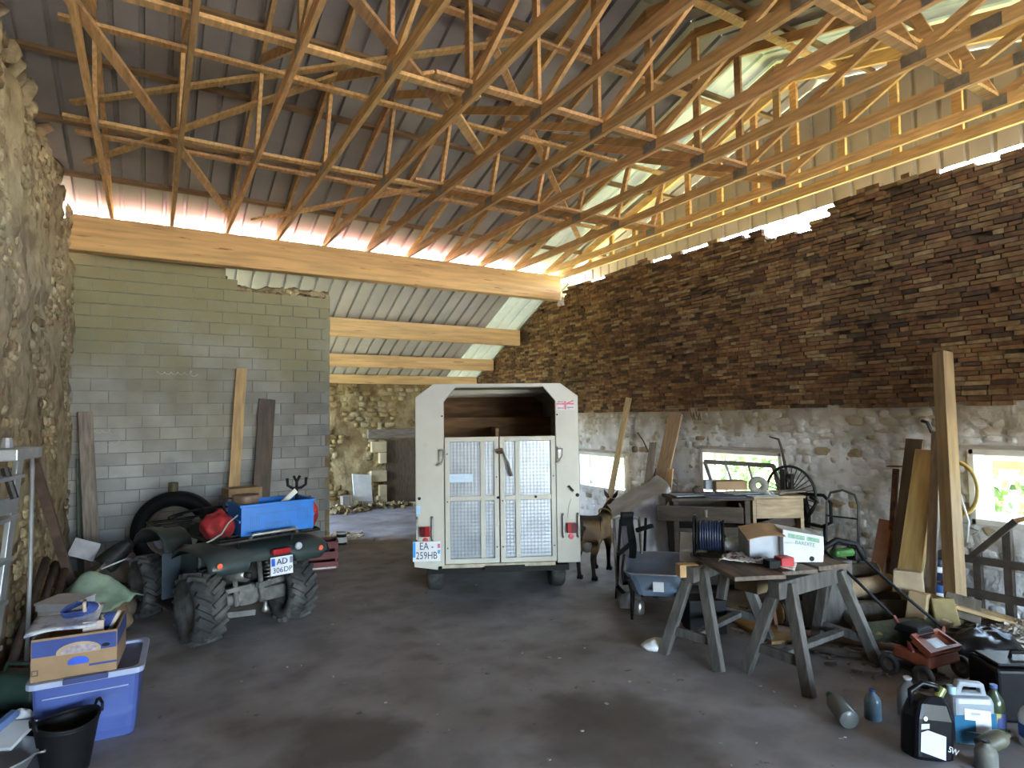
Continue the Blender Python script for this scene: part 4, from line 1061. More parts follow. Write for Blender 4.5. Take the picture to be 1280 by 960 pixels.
# planks against the block wall
leaning('plank', (ony(287, 690, 9.72).x, 9.72, .005), ony(302, 461, 10.0), .15, .03, PLANK, 'tall pale yellow plank leaning on the block wall behind the quad', 'plank', (0, -1, .05))
leaning('plank', (ony(322, 690, 9.66).x, 9.66, .005), ony(334, 499, 9.99), .24, .03, BROWNPLANK, 'wide dark brown plank leaning on the block wall behind the blue crate', 'plank', (0, -1, .05))
leaning('plank', (-.60, 9.5, .005), (-.76, 9.96, 2.12), .17, .05, GREYPLANK, 'grey weathered board leaning in the corner of the rubble and block walls', 'plank', (.35, -1, .1))
leaning('plank', (-.74, 9.72, .005), (-.80, 9.9, 1.5), .08, .03, mat('green_grey_board', (.10, .12, .10), .8), 'short dark greenish board standing behind the grey corner board', 'plank', (.35, -1, .1))
# tyre standing behind the quad
ty = thing('old_tyre', 'big bare black tyre standing behind the quad bike by the block wall', 'tyre', at(219, 659, 8.1) - Vector((0, 0, 0)), 0)
ty.location.z = .525
ty.rotation_euler = (math.radians(-4), 0, math.radians(-18))
MB().lathe([(.315, -.10), (.33, -.125), (.42, -.135), (.48, -.115), (.50, -.06), (.50, .06), (.48, .115), (.42, .135), (.33, .125), (.315, .10)], 44, (0, 0, 0), (0, 1, 0), closed=True).build('tyre_body', BLACKP, ty, smooth=True); ty.scale = (1.05, 1.0, 1.04)
MB().lathe([(.312, -.10), (.322, -.104), (.322, .104), (.312, .10)], 44, (0, 0, 0), (0, 1, 0), closed=True).build('bead_wire', GREYMETAL, ty, smooth=True)
pt = thing('tin_can', 'small dull brown can resting on top of the black tyre', 'can', (ty.location.x - .03, ty.location.y, 1.045))
MB().lathe([(.0, 0), (.055, 0), (.06, .01), (.06, .11), (.055, .12), (0, .12)], 18).build('can_body', mat('brown_tin', (.11, .085, .045), .6, var=.3), pt, smooth=True)
# red crate behind the quad, odds by the end of the block wall
RCR = mat('dark_red_crate', (.13, .022, .025), .6, var=.2)
rc = thing('wooden_crate', 'dark red slatted crate on the floor behind the right wheel of the quad', 'crate', (1.93, 8.42, 0), math.radians(-12))
for z in (.06, .19, .32):
    for s in (-1, 1):
        MB().box((0, s * .17, z), (.55, .016, .09)).build('slat', RCR, rc); MB().box((s * .267, 0, z), (.016, .32, .09)).build('slat', RCR, rc)
for sx in (-1, 1):
    for sy in (-1, 1): MB().box((sx * .25, sy * .15, .185), (.03, .03, .37)).build('corner_post', RCR, rc)
MB().box((0, 0, .01), (.53, .33, .015)).build('crate_bottom', RCR, rc)
MB().box((.05, -.181, .03), (.4, .006, .02)).build('metal_strip', GREYMETAL, rc)
bt = thing('paint_pot', 'small black and white paint pot at the foot of the block wall end', 'pot', (2.62, 9.72, 0), .3)
MB().lathe([(0, 0), (.075, 0), (.08, .01), (.08, .17), (.07, .18), (0, .18)], 20).build('pot_body', BLACKP, bt, smooth=True)
MB().lathe([(.081, .04), (.082, .045), (.082, .12), (.081, .125)], 20).build('pot_label', WHITEP, bt, smooth=True)
MB().lathe([(0, .2), (.075, .195), (.082, .18), (.082, .172)], 20).build('pot_lid', WHITEP, bt, smooth=True)
db = MB(); rd = random.Random(12)
for k in range(60):
    db.box((2.72 + rd.gauss(0, .22), 10.3 + rd.gauss(0, .25), .012), (rd.uniform(.02, .12), rd.uniform(.02, .06), rd.uniform(.01, .04)), rot=(rd.uniform(-.2, .2), rd.uniform(-.2, .2), rd.uniform(0, 3)))
tag(stuff(db.build('rubble_heap', COBSTONE)), 'low scatter of broken rubble at the end of the block wall', 'rubble')
# lean-to: white board and bits by the yellow wall
wb = thing('white_boarding', 'white L-shaped boarding propped against the foot of the yellow far wall', 'panel', (3.98, 13.1, 0), .1)
MB().prism([(-.17, .2), (.24, .16), (.22, .72), (-.2, .78)], (0, 0, 0), (1, 0, .02), (0, .1, 1), (0, .03, 0)).build('panel_face', mat('white_board', (.70, .71, .70), .6, var=.05), wb)
MB().prism([(.0, .0), (.25, .0), (.24, .2), (.02, .2)], (0, 0, 0), (1, 0, 0), (0, .1, 1), (0, .03, 0)).build('panel_foot', mat('grey_board', (.36, .40, .46), .6, var=.05), wb)
tag(MB().box((3.62, 13.05, .17), (.22, .2, .34)).jit(.02, 4).build('wood_block', GREYPLANK, bev=.01), 'rough brown wood block left of the white boarding by the far wall', 'block')
he = MB()
for k in range(160):
    he.box((2.9 + rd.uniform(0, 3.2), 12.95 + rd.gauss(0, .16), .03 + abs(rd.gauss(0, .05))), (rd.uniform(.03, .16), rd.uniform(.03, .1), rd.uniform(.02, .07)), rot=(rd.uniform(-.5, .5), rd.uniform(-.5, .5), rd.uniform(0, 3)))
tag(stuff(he.build('rubble_heap', YELLOWSTONE)), 'line of fallen yellow rubble along the foot of the far wall', 'rubble')

# ============================================================ left side, by the rubble wall
ld = thing('stepladder', 'aluminium stepladder standing by the rubble wall at the left edge', 'ladder', (-.78, 4.8, 0))
o0 = Vector((-.78, 4.8, 0))
def lw(p): return Vector(p) - o0
A1, A0 = Vector((-.735, 5.10, 1.80)), Vector((-.815, 4.60, .0))
B1, B0 = Vector((-.80, 4.70, 1.80)), Vector((-.88, 4.18, .0))
MB().beam(lw(A0), lw(A1), .03, .085, up=(.2, 1, 0)).build('stile', ALU, ld, bev=.004)
MB().beam(lw(B0), lw(B1), .03, .085, up=(.2, 1, 0)).build('stile', ALU, ld, bev=.004)
for k in range(7):
    t = (k + .6) / 7.2
    MB().beam(lw(A0.lerp(A1, t)), lw(B0.lerp(B1, t)), .09, .025).build('tread', ALU, ld, bev=.003)
MB().beam(lw(A1 + Vector((0, .02, 0))), lw(B1 - Vector((0, .02, 0))), .24, .07).build('top_platform', ALU, ld, bev=.006)
MB().beam(lw(A0.lerp(A1, .82)), lw(B0.lerp(B1, .82)), .03, .10).build('cross_plate', ALU, ld, bev=.004)
MB().tube([lw((-.715, 5.10, 1.83)), lw((-.69, 5.22, 1.80)), lw((-.69, 5.28, 1.68)), lw((-.70, 5.38, .9)), lw((-.72, 5.45, .0))], .014, 8).build('rear_leg', ALU, ld, smooth=True)
MB().tube([lw((-.84, 4.72, 1.83)), lw((-.82, 4.8, 1.8)), lw((-.82, 4.86, 1.68)), lw((-.84, 5.0, .9)), lw((-.87, 5.05, .0))], .014, 8).build('rear_leg', ALU, ld, smooth=True)
kn = MB().cyl((-.1, 0, 0), (.1, 0, 0), .022, n=8).build('screwdriver', DARKMETAL)
kn.matrix_world = Matrix.Translation((-.745, 4.86, 1.62)) @ Matrix.Rotation(1.3, 4, 'Y')
tag(kn, 'short grey tube hooked over the stepladder below its platform', 'tube')
tag(MB().cyl((-.775, 4.9, 1.838), (-.775, 4.9, 1.90), .05, .035, n=14).build('metal_knob', GREYMETAL), 'small grey metal knob standing on the stepladder platform', 'knob')  # small metal knob resting on the ladder platform
leaning('post', (-.58, 7.74, .0), (-.855, 6.60, 1.66), .075, .075, mat('dark_rusty_post', (.10, .065, .05), .7, var=.3), 'dark rusty post leaning against the rubble wall behind the ladder', 'post', (1, 0, .2))
for k, (x, lb) in enumerate(((-.84, 'grey pole lying along the rubble wall, closest to the wall'), (-.765, 'grey pole lying along the rubble wall, middle of three'), (-.69, 'grey pole lying along the rubble wall, outermost of three'))):
    o = tag(MB().tube([(x + .02, 4.9, .07 + .05 * k), (x, 6.2, .36 - .02 * k), (x + .0, 7.35, .68 - .05 * k)], .034, 10).build('pole', mat('grey_brown_pole', (.15, .13, .12), .8, var=.25), smooth=True), lb, 'pole', 'poles along the rubble wall')
# storage tub with its lid
TUBM = glass('blue_translucent_plastic', (.12, .175, .52), .62, .3)
TUBR = mat('tub_rim_plastic', (.36, .40, .58), .35, var=.06, bump=.02)
LIDM = mat('tub_lid_plastic', (.035, .05, .16), .4, var=.15, bump=.05)
tb = thing('storage_tub', 'big translucent blue storage tub with a dark lid under the banana box', 'tub', (-.30, 4.93, 0), math.radians(-3))
w, d, h = .64, .52, .41
b = MB()
n_ = [(-1, -1), (1, -1), (1, 1), (-1, 1)]
def rr_rect(w, d, r=.05):
    P = []
    for sx, sy, a0 in ((1, -1, -90), (1, 1, 0), (-1, 1, 90), (-1, -1, 180)):
        for k in range(4):
            a = math.radians(a0 + k * 30); P.append((sx * (w / 2 - r) + r * math.cos(a), sy * (d / 2 - r) + r * math.sin(a)))
    return P
def shell(levels, th=.006):
    b = MB(); n = 16
    rings = [[(x, y, z) for x, y in rr_rect(ww, dd)] for ww, dd, z in levels]
    b.v = [p for r in rings for p in r]
    for i in range(len(rings) - 1):
        for k in range(n): b.f.append((i * n + k, i * n + (k + 1) % n, (i + 1) * n + (k + 1) % n, (i + 1) * n + k))
    b.f.append(tuple(range(n))[::-1])
    return b
shell([(.50, .46, .004), (.52, .49, .06), (.545, .53, .26), (.55, .535, .28), (.56, .55, .40)]).build('tub_body', TUBM, tb, smooth=False)
b = MB().ring(rr_rect(.61, .61), rr_rect(.54, .53), (0, 0, .40), (1, 0, 0), (0, 1, 0), (0, 0, .035)); b.build('tub_rim', TUBR, tb, bev=.004)
b = MB().prism(rr_rect(.54, .53), (0, 0, .405), (1, 0, 0), (0, 1, 0), (0, 0, .012)); b.build('tub_lid', LIDM, tb)
MB().box((.0, -.31, .425), (.23, .02, .035)).build('tub_clip', LIDM, tb, bev=.005)
MB().box((.0, -.275, .33), (.44, .01, .006)).build('moulded_line', TUBR, tb)
cloth_lump('tub_contents', (0, 0, .17), (.24, .19, .19), mat('mixed_cloth', (.22, .27, .55), .8, sc=9, col2=(.42, .46, .62), bump=.2), 3, parent=tb)
cloth_lump('tub_contents', (.13, -.1, .13), (.12, .09, .05), mat('pale_bag', (.62, .66, .72), .7, bump=.2), 8, parent=tb)
MB().beam((.05, -.225, .23), (.18, -.23, .28), .02, .035).build('tub_contents', mat('lime_wrapper', (.42, .55, .2), .6), tb)
# banana box on the lid
bb = thing('cardboard_box', 'brown and blue fruit carton with a printed oval on the storage tub', 'box', (-.36, 4.88, .436), rot=(0, 0, math.radians(-5)))
W_, D_, H_ = .43, .42, .25
for s in (-1, 1):
    MB().box((0, s * D_ / 2, H_ / 2), (W_, .008, H_)).build('side_panel', CARTON, bb); MB().box((s * W_ / 2, 0, H_ / 2), (.008, D_, H_)).build('end_panel', CARTON, bb)
MB().box((0, 0, .005), (W_, D_, .008)).build('bottom_panel', CARTON, bb)
NAVY = mat('navy_print', (.035, .06, .24), .7, var=.15, bump=0); TAN = mat('tan_print', (.42, .31, .2), .8, var=.12, bump=0); BRIGHTB = mat('bright_blue_hole', (.03, .10, .62), .5, bump=0)
MB().box((0, -D_ / 2 - .0052, .19), (W_, .0012, .095)).build('printed_band', NAVY, bb)
MB().box((W_ / 2 + .005, 0, .19), (.0012, D_, .095)).build('printed_band', NAVY, bb)
def ell(cx, cz, a, c, y, m, n=22, z0=-1.0):
    P = [(cx + a * math.cos(2 * PI * k / n), max(cz + c * z0, cz + c * math.sin(2 * PI * k / n))) for k in range(n)]
    return MB().prism(P, (0, y, 0), (1, 0, 0), (0, 0, 1), (0, .001, 0)).build('printed_oval', m, bb)
ell(.02, .15, .115, .055, -D_ / 2 - .007, TAN, z0=-.25); ell(.025, .15, .095, .038, -D_ / 2 - .0083, mat('faded_print', (.45, .40, .42), .8, sc=40, col2=(.28, .22, .30), bump=0), z0=-.2)
ell(.02, .085, .055, .032, -D_ / 2 - .0085, BRIGHTB, z0=-.45)
ell(.16, .165, .022, .011, -D_ / 2 - .0085, mat('hand_hole', (.01, .01, .02), .9, bump=0))
MB().box((.15, -D_ / 2 - .006, .055), (.15, .0012, .012)).build('printed_line', NAVY, bb)
MB().ring([(-.215, .035), (-.18, .035), (-.18, .07), (-.215, .07)], [(-.208, .042), (-.187, .042), (-.187, .063), (-.208, .063)], (0, -D_ / 2 - .006, 0), (1, 0, 0), (0, 0, 1), (0, .001, 0)).build('printed_mark', mat('brown_print', (.12, .08, .06), .8, bump=0), bb)
def bl(p): return Matrix.Translation(bb.location) @ bb.rotation_euler.to_matrix().to_4x4() @ Vector(p)
RB = math.radians(-5)
# what lies in the carton
sl = thing('folded_sheet', 'silver and white printed sheet folded flat across the fruit carton', 'sheet', bl((-.08, -.02, .25)), RB)
MB().grid(14, 8, lambda u, v: (-.18 + .36 * u, -.17 + .32 * v, .015 + .03 * v + .03 * u + .012 * math.sin(u * 5 + v * 3))).build('sheet_face', mat('printed_sheet', (.58, .60, .68), .4, sc=16, col2=(.24, .27, .42), lo=.5, hi=.66, bump=.05), sl, smooth=True, solid=.012)
BLUESHOE = mat('blue_suede', (.03, .055, .22), .8, var=.3, sc=12); SOLE = mat('cream_sole', (.48, .40, .34), .7)
def shoe(label, p, rz, tilt):
    s_ = thing('shoe', label, 'shoe', p, rot=(tilt[0], tilt[1], rz))
    MB().grid(18, 8, lambda u, v: (lambda a, k: (math.cos(a) * .10 * (1 - .25 * k) - .01 * k, math.sin(a) * .045 * (1 - .35 * k) * (1.15 if math.cos(a) > 0 else .95), .02 + .075 * k * (1 if math.cos(a) < .2 else .8)))(2 * PI * u, v), wrapu=True).build('upper', BLUESHOE, s_, smooth=True, solid=.008)
    MB().prism([(.112 * math.cos(2 * PI * k / 20), .054 * math.sin(2 * PI * k / 20)) for k in range(20)], (0, 0, 0), (1, 0, 0), (0, 1, 0), (0, 0, .022)).build('sole', SOLE, s_, bev=.005)
    MB().tube([(.04, -.04, .07), (.045, 0, .095), (.04, .04, .07)], .012, 7).build('strap', SOLE, s_, smooth=True)
    return s_
shoe('blue shoe lying tipped over on the folded sheet in the carton', bl((-.01, .06, .31)), -.2, (.9, -.25))
shoe('blue shoe standing heel up in the right end of the carton', bl((.17, .03, .20)), -.6, (.4, -1.1))
tag(MB().box((0, 0, .08), (.11, .03, .15)).build('paper_card', mat('pinkish_card', (.52, .42, .38), .8)), 'small pinkish card standing beside the folded sheet in the carton', 'card').matrix_world = Matrix.Translation(bl((.08, -.12, .14))) @ Matrix.Rotation(RB, 4, 'Z')
# pile behind: white tub, green cloth, red case, bags
wt = thing('white_tub', 'white square plastic tub with a rim in the pile by the poles', 'tub', (-.58, 6.30, .27), math.radians(-30))
b = shell([(.28, .26, .0), (.30, .28, .2), (.32, .30, .205), (.32, .30, .25)]); b.build('tub_body', WHITEP, wt, solid=.006)
MB().prism(rr_rect(.325, .305, .03), (0, 0, .248), (1, 0, 0), (0, 1, 0), (0, 0, .014)).build('tub_lid', WHITEP, wt)
GREENCLOTH = mat('pale_green_cloth', (.30, .40, .30), .85, var=.2, sc=8, bump=.25)
g = MB().grid(26, 20, lambda u, v: (lambda x, y: (x, y, .30 * math.exp(-((x / .26) ** 2 + (y / .22) ** 2)) + .045 * noise.noise(Vector((x * 7, y * 7, 2))) + .03 * abs(noise.noise(Vector((x * 14, y * 5, 7)))) + .07))((u - .5) * .72, (v - .5) * .6))
g = g.build('green_cloth', GREENCLOTH, loc=(-.45, 7.1, .19), rot=(0, 0, -.5), smooth=True, solid=.008); tag(g, 'pale green cloth thrown over the pile behind the white tub', 'cloth')
jp = [('brown cardboard scraps stuffed under the green cloth', (-.46, 7.0, .14), (.34, .36, .19), CARTON, 2), ('yellowish paper sack lying below the white tub by the poles', (-.58, 6.18, .17), (.24, .36, .17), mat('yellow_sack', (.40, .35, .22), .9, sc=8, bump=.3), 4),
      ('crumpled dark sack lying behind the green cloth', (-.62, 7.9, .13), (.24, .4, .17), mat('dark_sack', (.06, .06, .065), .7, bump=.3), 6), ('brown sack slumped beside the front wheel of the quad', (-.25, 7.42, .10), (.16, .22, .13), mat('brown_sack', (.16, .12, .09), .9, bump=.3), 7)]
for lb, p, s_, m_, sd_ in jp: tag(cloth_lump('sack', p, s_, m_, sd_), lb, 'sack')
rt = thing('toolbox', 'flat faded red toolbox beside the storage tub', 'toolbox', (-.60, 5.52, .0), math.radians(-35))
REDBOX = mat('faded_red_plastic', (.27, .06, .07), .6, var=.2, sc=6)
MB().box((0, 0, .14), (.36, .26, .28), taper=(.92, .9)).build('box_body', REDBOX, rt, bev=.02)
MB().box((0, -.0, .30), (.34, .24, .06), taper=(.9, .85)).build('box_lid', REDBOX, rt, bev=.02)
MB().tube([(-.07, 0, .32), (-.06, 0, .36), (.06, 0, .36), (.07, 0, .32)], .012, 7).build('handle', BLACKP, rt, smooth=True)
MB().box((.08, -.128, .26), (.05, .02, .05)).build('clasp', GREYMETAL, rt, bev=.004)
jc = thing('jerrycan', 'dark green jerrycan at the left edge beside the storage tub', 'jerrycan', (-.70, 5.06, 0), math.radians(-35))
JG = mat('dark_green_can', (.025, .05, .04), .5, var=.2)
MB().box((0, 0, .2), (.30, .15, .40)).build('can_body', JG, jc, bev=.03, seg=3)
MB().tube([(-.10, 0, .40), (-.08, 0, .45), (.08, 0, .45), (.10, 0, .40)], .014, 7).build('handle', JG, jc, smooth=True)
MB().cyl((.11, 0, .39), (.13, 0, .44), .03, n=14).build('cap', BLACKP, jc)
# black flexible bucket
bk = thing('rubber_bucket', 'black flexible rubber bucket standing in front of the storage tub', 'bucket', (-.385, 4.40, 0), .4)
bk.scale = (.76, .76, .96)
n = 36
def bu(r, z, k, lift): a = 2 * PI * k / n; return (r * math.cos(a) * 1.06, r * math.sin(a), z + lift * math.cos(2 * a))
MB().grid(n, 12, lambda u, v: (lambda k, q: bu(.135 + .06 * q if q < 1 else .2, .30 * q if q < 1 else .30, k, .012 * q * q))(round(u * n), v), wrapu=True).build('bucket_wall', BLACKP, bk, smooth=True, solid=.006)
MB().cyl((0, 0, .002), (0, 0, .012), .137, n=30).build('bucket_bottom', BLACKP, bk)
MB().tube([bu(.196, .30, k, .012) for k in range(n)], .009, 6, closed=True).build('bucket_rim', BLACKP, bk, smooth=True)
for s in (-1, 1): MB().tube([(s * .205, -.07, .305), (s * .215, -.05, .345), (s * .215, 0, .36), (s * .215, .05, .345), (s * .205, .07, .305)], .011, 7).build('bucket_handle', BLACKP, bk, smooth=True)
# bottom left corner: metal bowl, tool, tray
pn = thing('metal_bowl', 'shiny grey metal bowl at the bottom left corner by the bucket', 'bowl', (-.71, 4.36, .03), 0)
MB().lathe([(0, 0), (.08, 0), (.15, .06), (.20, .15), (.215, .155), (.212, .165), (.195, .158), (.145, .07), (.075, .012), (0, .01)], 36).build('bowl_body', ALU, pn, smooth=True)
MB().tube([(.19, .06, .155), (.235, .08, .16), (.25, 0, .16), (.235, -.08, .16), (.19, -.06, .155)], .008, 6).build('bowl_handle', GREYMETAL, pn, smooth=True)
pl = MB().box((0, 0, .0), (.34, .22, .02)).build('plastic_tray', WHITEP, bev=.006); pl.matrix_world = Matrix.Translation((-.74, 4.62, .20)) @ Matrix.Rotation(-.5, 4, 'Z') @ Matrix.Rotation(.25, 4, 'X'); tag(pl, 'pale plastic tray tilted over the clutter behind the metal bowl', 'tray')
leaning('hand_saw', (-.80, 4.56, .2), (-.66, 4.70, .28), .05, .04, mat('blue_grip', (.10, .16, .34), .5), 'blue handled tool lying on the pale tray in the left corner', 'tool', (0, 0, 1))
tag(cloth_lump('rag', (-.64, 4.76, .22), (.06, .05, .05), WHITEP, 9), 'small white rag lying between the tray and the storage tub', 'rag')
tag(cloth_lump('dark_sack', (-.72, 4.85, .08), (.2, .22, .12), BLACKP, 13), 'low black sack under the pale tray in the left corner', 'sack')
# shovel head, papers and cables on the pile near the corner board
sv = thing('shovel', 'dark shovel with its blade up on the pile near the rusty post', 'shovel', (-.42, 8.05, .42))
sv.rotation_euler = (-.5, .75, -.3)
MB().grid(7, 9, lambda u, v: ((u - .5) * .24 * (1 - .55 * v * v), .05 * (2 * u - 1) ** 2, .36 * v)).build('blade', DARKMETAL, sv, smooth=True, solid=.006)
MB().cyl((0, 0, .03), (0, .02, -.55), .018, n=10).build('shaft', GREYPLANK, sv, smooth=True)
tag(MB().box((0, 0, 0), (.26, .012, .2)).build('paper_sheet', mat('grey_paper', (.42, .40, .42), .8)), 'grey paper sheet propped behind the shovel in the corner', 'sheet').matrix_world = Matrix.Translation((-.62, 8.45, .55)) @ Matrix.Rotation(.4, 4, 'Y') @ Matrix.Rotation(-.3, 4, 'X')
tag(MB().tube([(-.42, 7.8, .44), (-.2, 7.9, .50), (.0, 7.9, .46), (.1, 7.85, .38)], .009, 6).build('cable', WHITEP, smooth=True), 'white cable curling over the pile left of the quad front wheel', 'cable')
tag(MB().tube([(-.55, 7.5, .28), (-.35, 7.65, .34), (-.15, 7.6, .28), (-.2, 7.4, .24), (-.45, 7.35, .26)], .012, 6).build('cable', BLACKP, smooth=True), 'black cable looped over the dark sack by the poles', 'cable')
tag(cloth_lump('sack', (-.35, 8.35, .17), (.34, .4, .24), mat('grey_brown_sack', (.13, .11, .095), .9, sc=6, bump=.4), 15), 'grey brown sack heaped in the corner below the leaning board', 'sack')
tag(MB().box((-.62, 7.05, .36), (.13, .2, .05)).build('paint_tray', mat('dark_box', (.05, .055, .07), .6), bev=.006), 'small dark tray with pale edges on top of the pile by the poles', 'tray')
# ============================================================ right side
DARKWOOD = mat('dark_stained_wood', (.05, .034, .024), .75, var=.35, sc=4, bump=.15, stretch=(1, 6, 6))
PALEWOOD = mat('pale_worn_wood', (.36, .27, .17), .7, var=.25, sc=4, bump=.2, stretch=(1, 5, 5), col3=(.16, .09, .04), sc3=3, lo3=.6, hi3=.68)
OFFWOOD = mat('pale_drawer_side', (.52, .40, .25), .7, var=.12)
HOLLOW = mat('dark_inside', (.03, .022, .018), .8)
# --- dark desk with its top drawer pulled out
dk = thing('drawer_desk', 'dark wooden drawer desk with its top drawer pulled out by the middle window', 'desk', at(893, 741, 6.75), YAW)
dk.location.z = 0
w, d, h = .86, .50, 1.05
for s in (-1, 1): MB().box((s * (w / 2 - .03), d / 2, h / 2 - .02), (.06, d, h - .04)).build('side_panel', DARKWOOD, dk, bev=.005)
MB().box((0, d - .01, h / 2), (w - .1, .02, h - .06)).build('back_panel', DARKWOOD, dk)
MB().box((0, d / 2 - .02, h - .015), (w + .06, d + .06, .035)).build('desk_top', DARKWOOD, dk, bev=.006)
MB().box((0, d / 2, .42), (w - .1, d, .03)).build('shelf', DARKWOOD, dk)
MB().box((0, d / 2, .70), (w - .1, d, .03)).build('shelf', DARKWOOD, dk)
dr = MB(); dr.box((-.05, -.22, .905), (.90, .025, .17)); o = dr.build('drawer_front', DARKWOOD, dk, bev=.008); o.location = (-.10, -.03, 0); o.rotation_euler = (0, 0, math.radians(-17))
MB().box((.385, -.02, .905), (.018, .40, .15)).build('drawer_side', OFFWOOD, o); MB().box((-.385, -.02, .905), (.018, .40, .15)).build('drawer_side', OFFWOOD, o)
MB().box((0, -.02, .84), (.77, .40, .012)).build('drawer_bottom', OFFWOOD, o)
MB().tube([(.02, -.24, .95), (.02, -.25, .93), (.02, -.245, .88)], .008, 6).build('drawer_handle', CHROME, o)
MB().box((.02, -.234, .915), (.03, .006, .08)).build('key_plate', CHROME, o)
MB().box((.0, .06, .57), (.70, .03, .24)).build('lower_drawer', DARKWOOD, dk, bev=.006)
MB().box((.02, .045, .24), (.74, .025, .33)).build('cupboard_door', DARKWOOD, dk, bev=.006)
# --- pale cabinet
pc = thing('cabinet', 'pale worn wooden cabinet with a missing drawer beside the dark desk', 'cabinet', at(977, 741, 6.85), YAW)
pc.location.z = 0
w = .58
for s in (-1, 1): MB().box((s * (w / 2 - .02), .24, .51), (.04, .46, 1.02)).build('side_panel', PALEWOOD, pc, bev=.004)
MB().box((0, .24, 1.03), (w + .04, .5, .03)).build('cabinet_top', PALEWOOD, pc, bev=.005)
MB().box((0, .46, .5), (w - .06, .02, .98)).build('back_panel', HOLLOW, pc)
MB().box((0, .02, .90), (w - .08, .03, .22)).build('drawer_front', PALEWOOD, pc, bev=.006)
MB().box((0, .24, .60), (w - .06, .42, .025)).build('shelf', PALEWOOD, pc)
MB().box((0, .02, .30), (w - .08, .03, .50)).build('cupboard_door', PALEWOOD, pc, bev=.006)
MB().beam((-.22, .06, .66), (.22, .12, .76), .02, .14, up=(0, 0, 1)).build('loose_panel', DARKWOOD, pc)
# --- things on top
def on_top(x, y, z, d): p = at(x, y, d); p.z = z; return p
PAPERB = mat('blue_grey_paper', (.34, .37, .44), .8, var=.2, sc=9, bump=.05); PAPERD = mat('dark_blue_folder', (.05, .07, .16), .6); PAPERG = mat('grey_green_paper', (.34, .38, .36), .8, var=.2)
tops = [(862, 612, 6.9, .40, .26, .1, PAPERB, 'pale blue grey papers at the left end of the desk top'), (905, 614, 6.75, .42, .24, -.2, PAPERD, 'dark blue folder lying near the front of the desk top'),
        (925, 612, 6.95, .36, .24, .3, PAPERG, 'grey papers spread over the joint of desk and cabinet'), (950, 612, 6.85, .34, .2, -.1, mat('blue_pad', (.20, .27, .38), .7), 'blue green pad lying on the front of the pale cabinet'),
        (985, 608, 7.05, .32, .2, .2, GREYPLANK, 'thin grey board lying on the right end of the pale cabinet')]
zt = 1.068
for k, (x, y, d_, w, dd, a, m_, lb) in enumerate(tops):
    p = on_top(x, y, (zt if x < 940 else 1.05) + .004 + .006 * k, d_)
    o = MB().box((0, 0, 0), (w, dd, .008)).jit(.006, 5, k).build('papers', m_); o.location = p; o.rotation_euler = (0, 0, YAW + a); tag(o, lb, 'papers')
bx = MB().box((0, 0, .05), (.36, .2, .10)).build('cardboard_box', CARTON, bev=.004); bx.location = on_top(911, 612, 1.10, 7.15); bx.rotation_euler = (0, 0, YAW); tag(bx, 'low brown cardboard box on the desk in front of the middle window', 'box')
bx = MB().box((0, 0, .05), (.10, .1, .11)).build('grey_tin', mat('grey_blue_tin', (.25, .28, .34), .5), bev=.004); bx.location = on_top(886, 612, 1.10, 7.2); bx.rotation_euler = (0, 0, YAW); tag(bx, 'small grey blue tin left of the low brown box on the desk', 'tin')
rl = thing('tape_roll', 'thick grey roll standing on edge on the pale cabinet beside the window', 'roll', on_top(948, 612, 1.155, 7.0), YAW)
MB().lathe([(.035, -.03), (.10, -.03), (.105, -.02), (.105, .02), (.10, .03), (.035, .03)], 26, (0, 0, 0), (.2, 1, 0), closed=True).build('roll_body', mat('grey_felt', (.22, .21, .19), .95, bump=.4), rl, smooth=True)
tag(cloth_lump('rag', on_top(872, 610, 1.115, 6.95), (.07, .05, .05), mat('dark_rag', (.06, .04, .035), .9), 17), 'small dark rag on the left end of the desk top', 'rag')
# --- old sash leaning in the middle window
sa = thing('window_sash', 'old grey wooden sash leaning across the middle window', 'sash', (0, 0, 0))
pA, pB = onx(881, 577, 6.91), onx(967, 582, 6.91); pC, pD = onx(897, 622, 6.75), onx(977, 622, 6.75)
bs = MB(); ux = (0, 0, 1)
SASH = mat('grey_sash_wood', (.20, .19, .18), .8, var=.2)
for a_, b_, w_, nm in ((pA, pB, .06, 'top_rail'), (pC, pD, .05, 'bottom_rail'), (pA, pC, .05, 'side_rail'), (pB, pD, .05, 'side_rail'), (pA.lerp(pB, .33), pC.lerp(pD, .33), .022, 'glazing_bar'), (pA.lerp(pB, .66), pC.lerp(pD, .66), .022, 'glazing_bar')):
    MB().beam(a_, b_, .035, w_, up=((0, 0, 1) if 'rail' in nm and nm[0] in 'tb' else (0, 1, 0))).build(nm, SASH, sa)
# --- spoked wheel with its frame and a curved handle on the wall
wc = onx(988, 617, 6.72)
wh = thing('spoked_wheel', 'rusty thin-spoked iron wheel hung on the whitewashed wall by the middle window', 'wheel', wc)
MB().tube([(0, .33 * math.cos(2 * PI * k / 40), 0.33 * math.sin(2 * PI * k / 40)) for k in range(40)], .017, 7, closed=True).build('rim', DARKMETAL, wh, smooth=True)
for k in range(30):
    a = 2 * PI * k / 30; MB().cyl((-.02, .05 * math.cos(a), .05 * math.sin(a)), (0, .325 * math.cos(a), .325 * math.sin(a)), .006, n=5).build('spoke', DARKMETAL, wh)
MB().cyl((-.08, 0, 0), (.06, 0, 0), .055, n=18).build('hub', RUST, wh, smooth=True)
MB().box((-.08, .03, .02), (.05, .07, .56)).build('frame_bar', DARKMETAL, wh, bev=.006); MB().box((-.08, -.07, .0), (.05, .05, .50)).build('frame_bar', DARKMETAL, wh, bev=.006)
MB().box((-.09, -.02, -.12), (.05, .22, .16)).build('gear_box', RUST, wh, bev=.01)
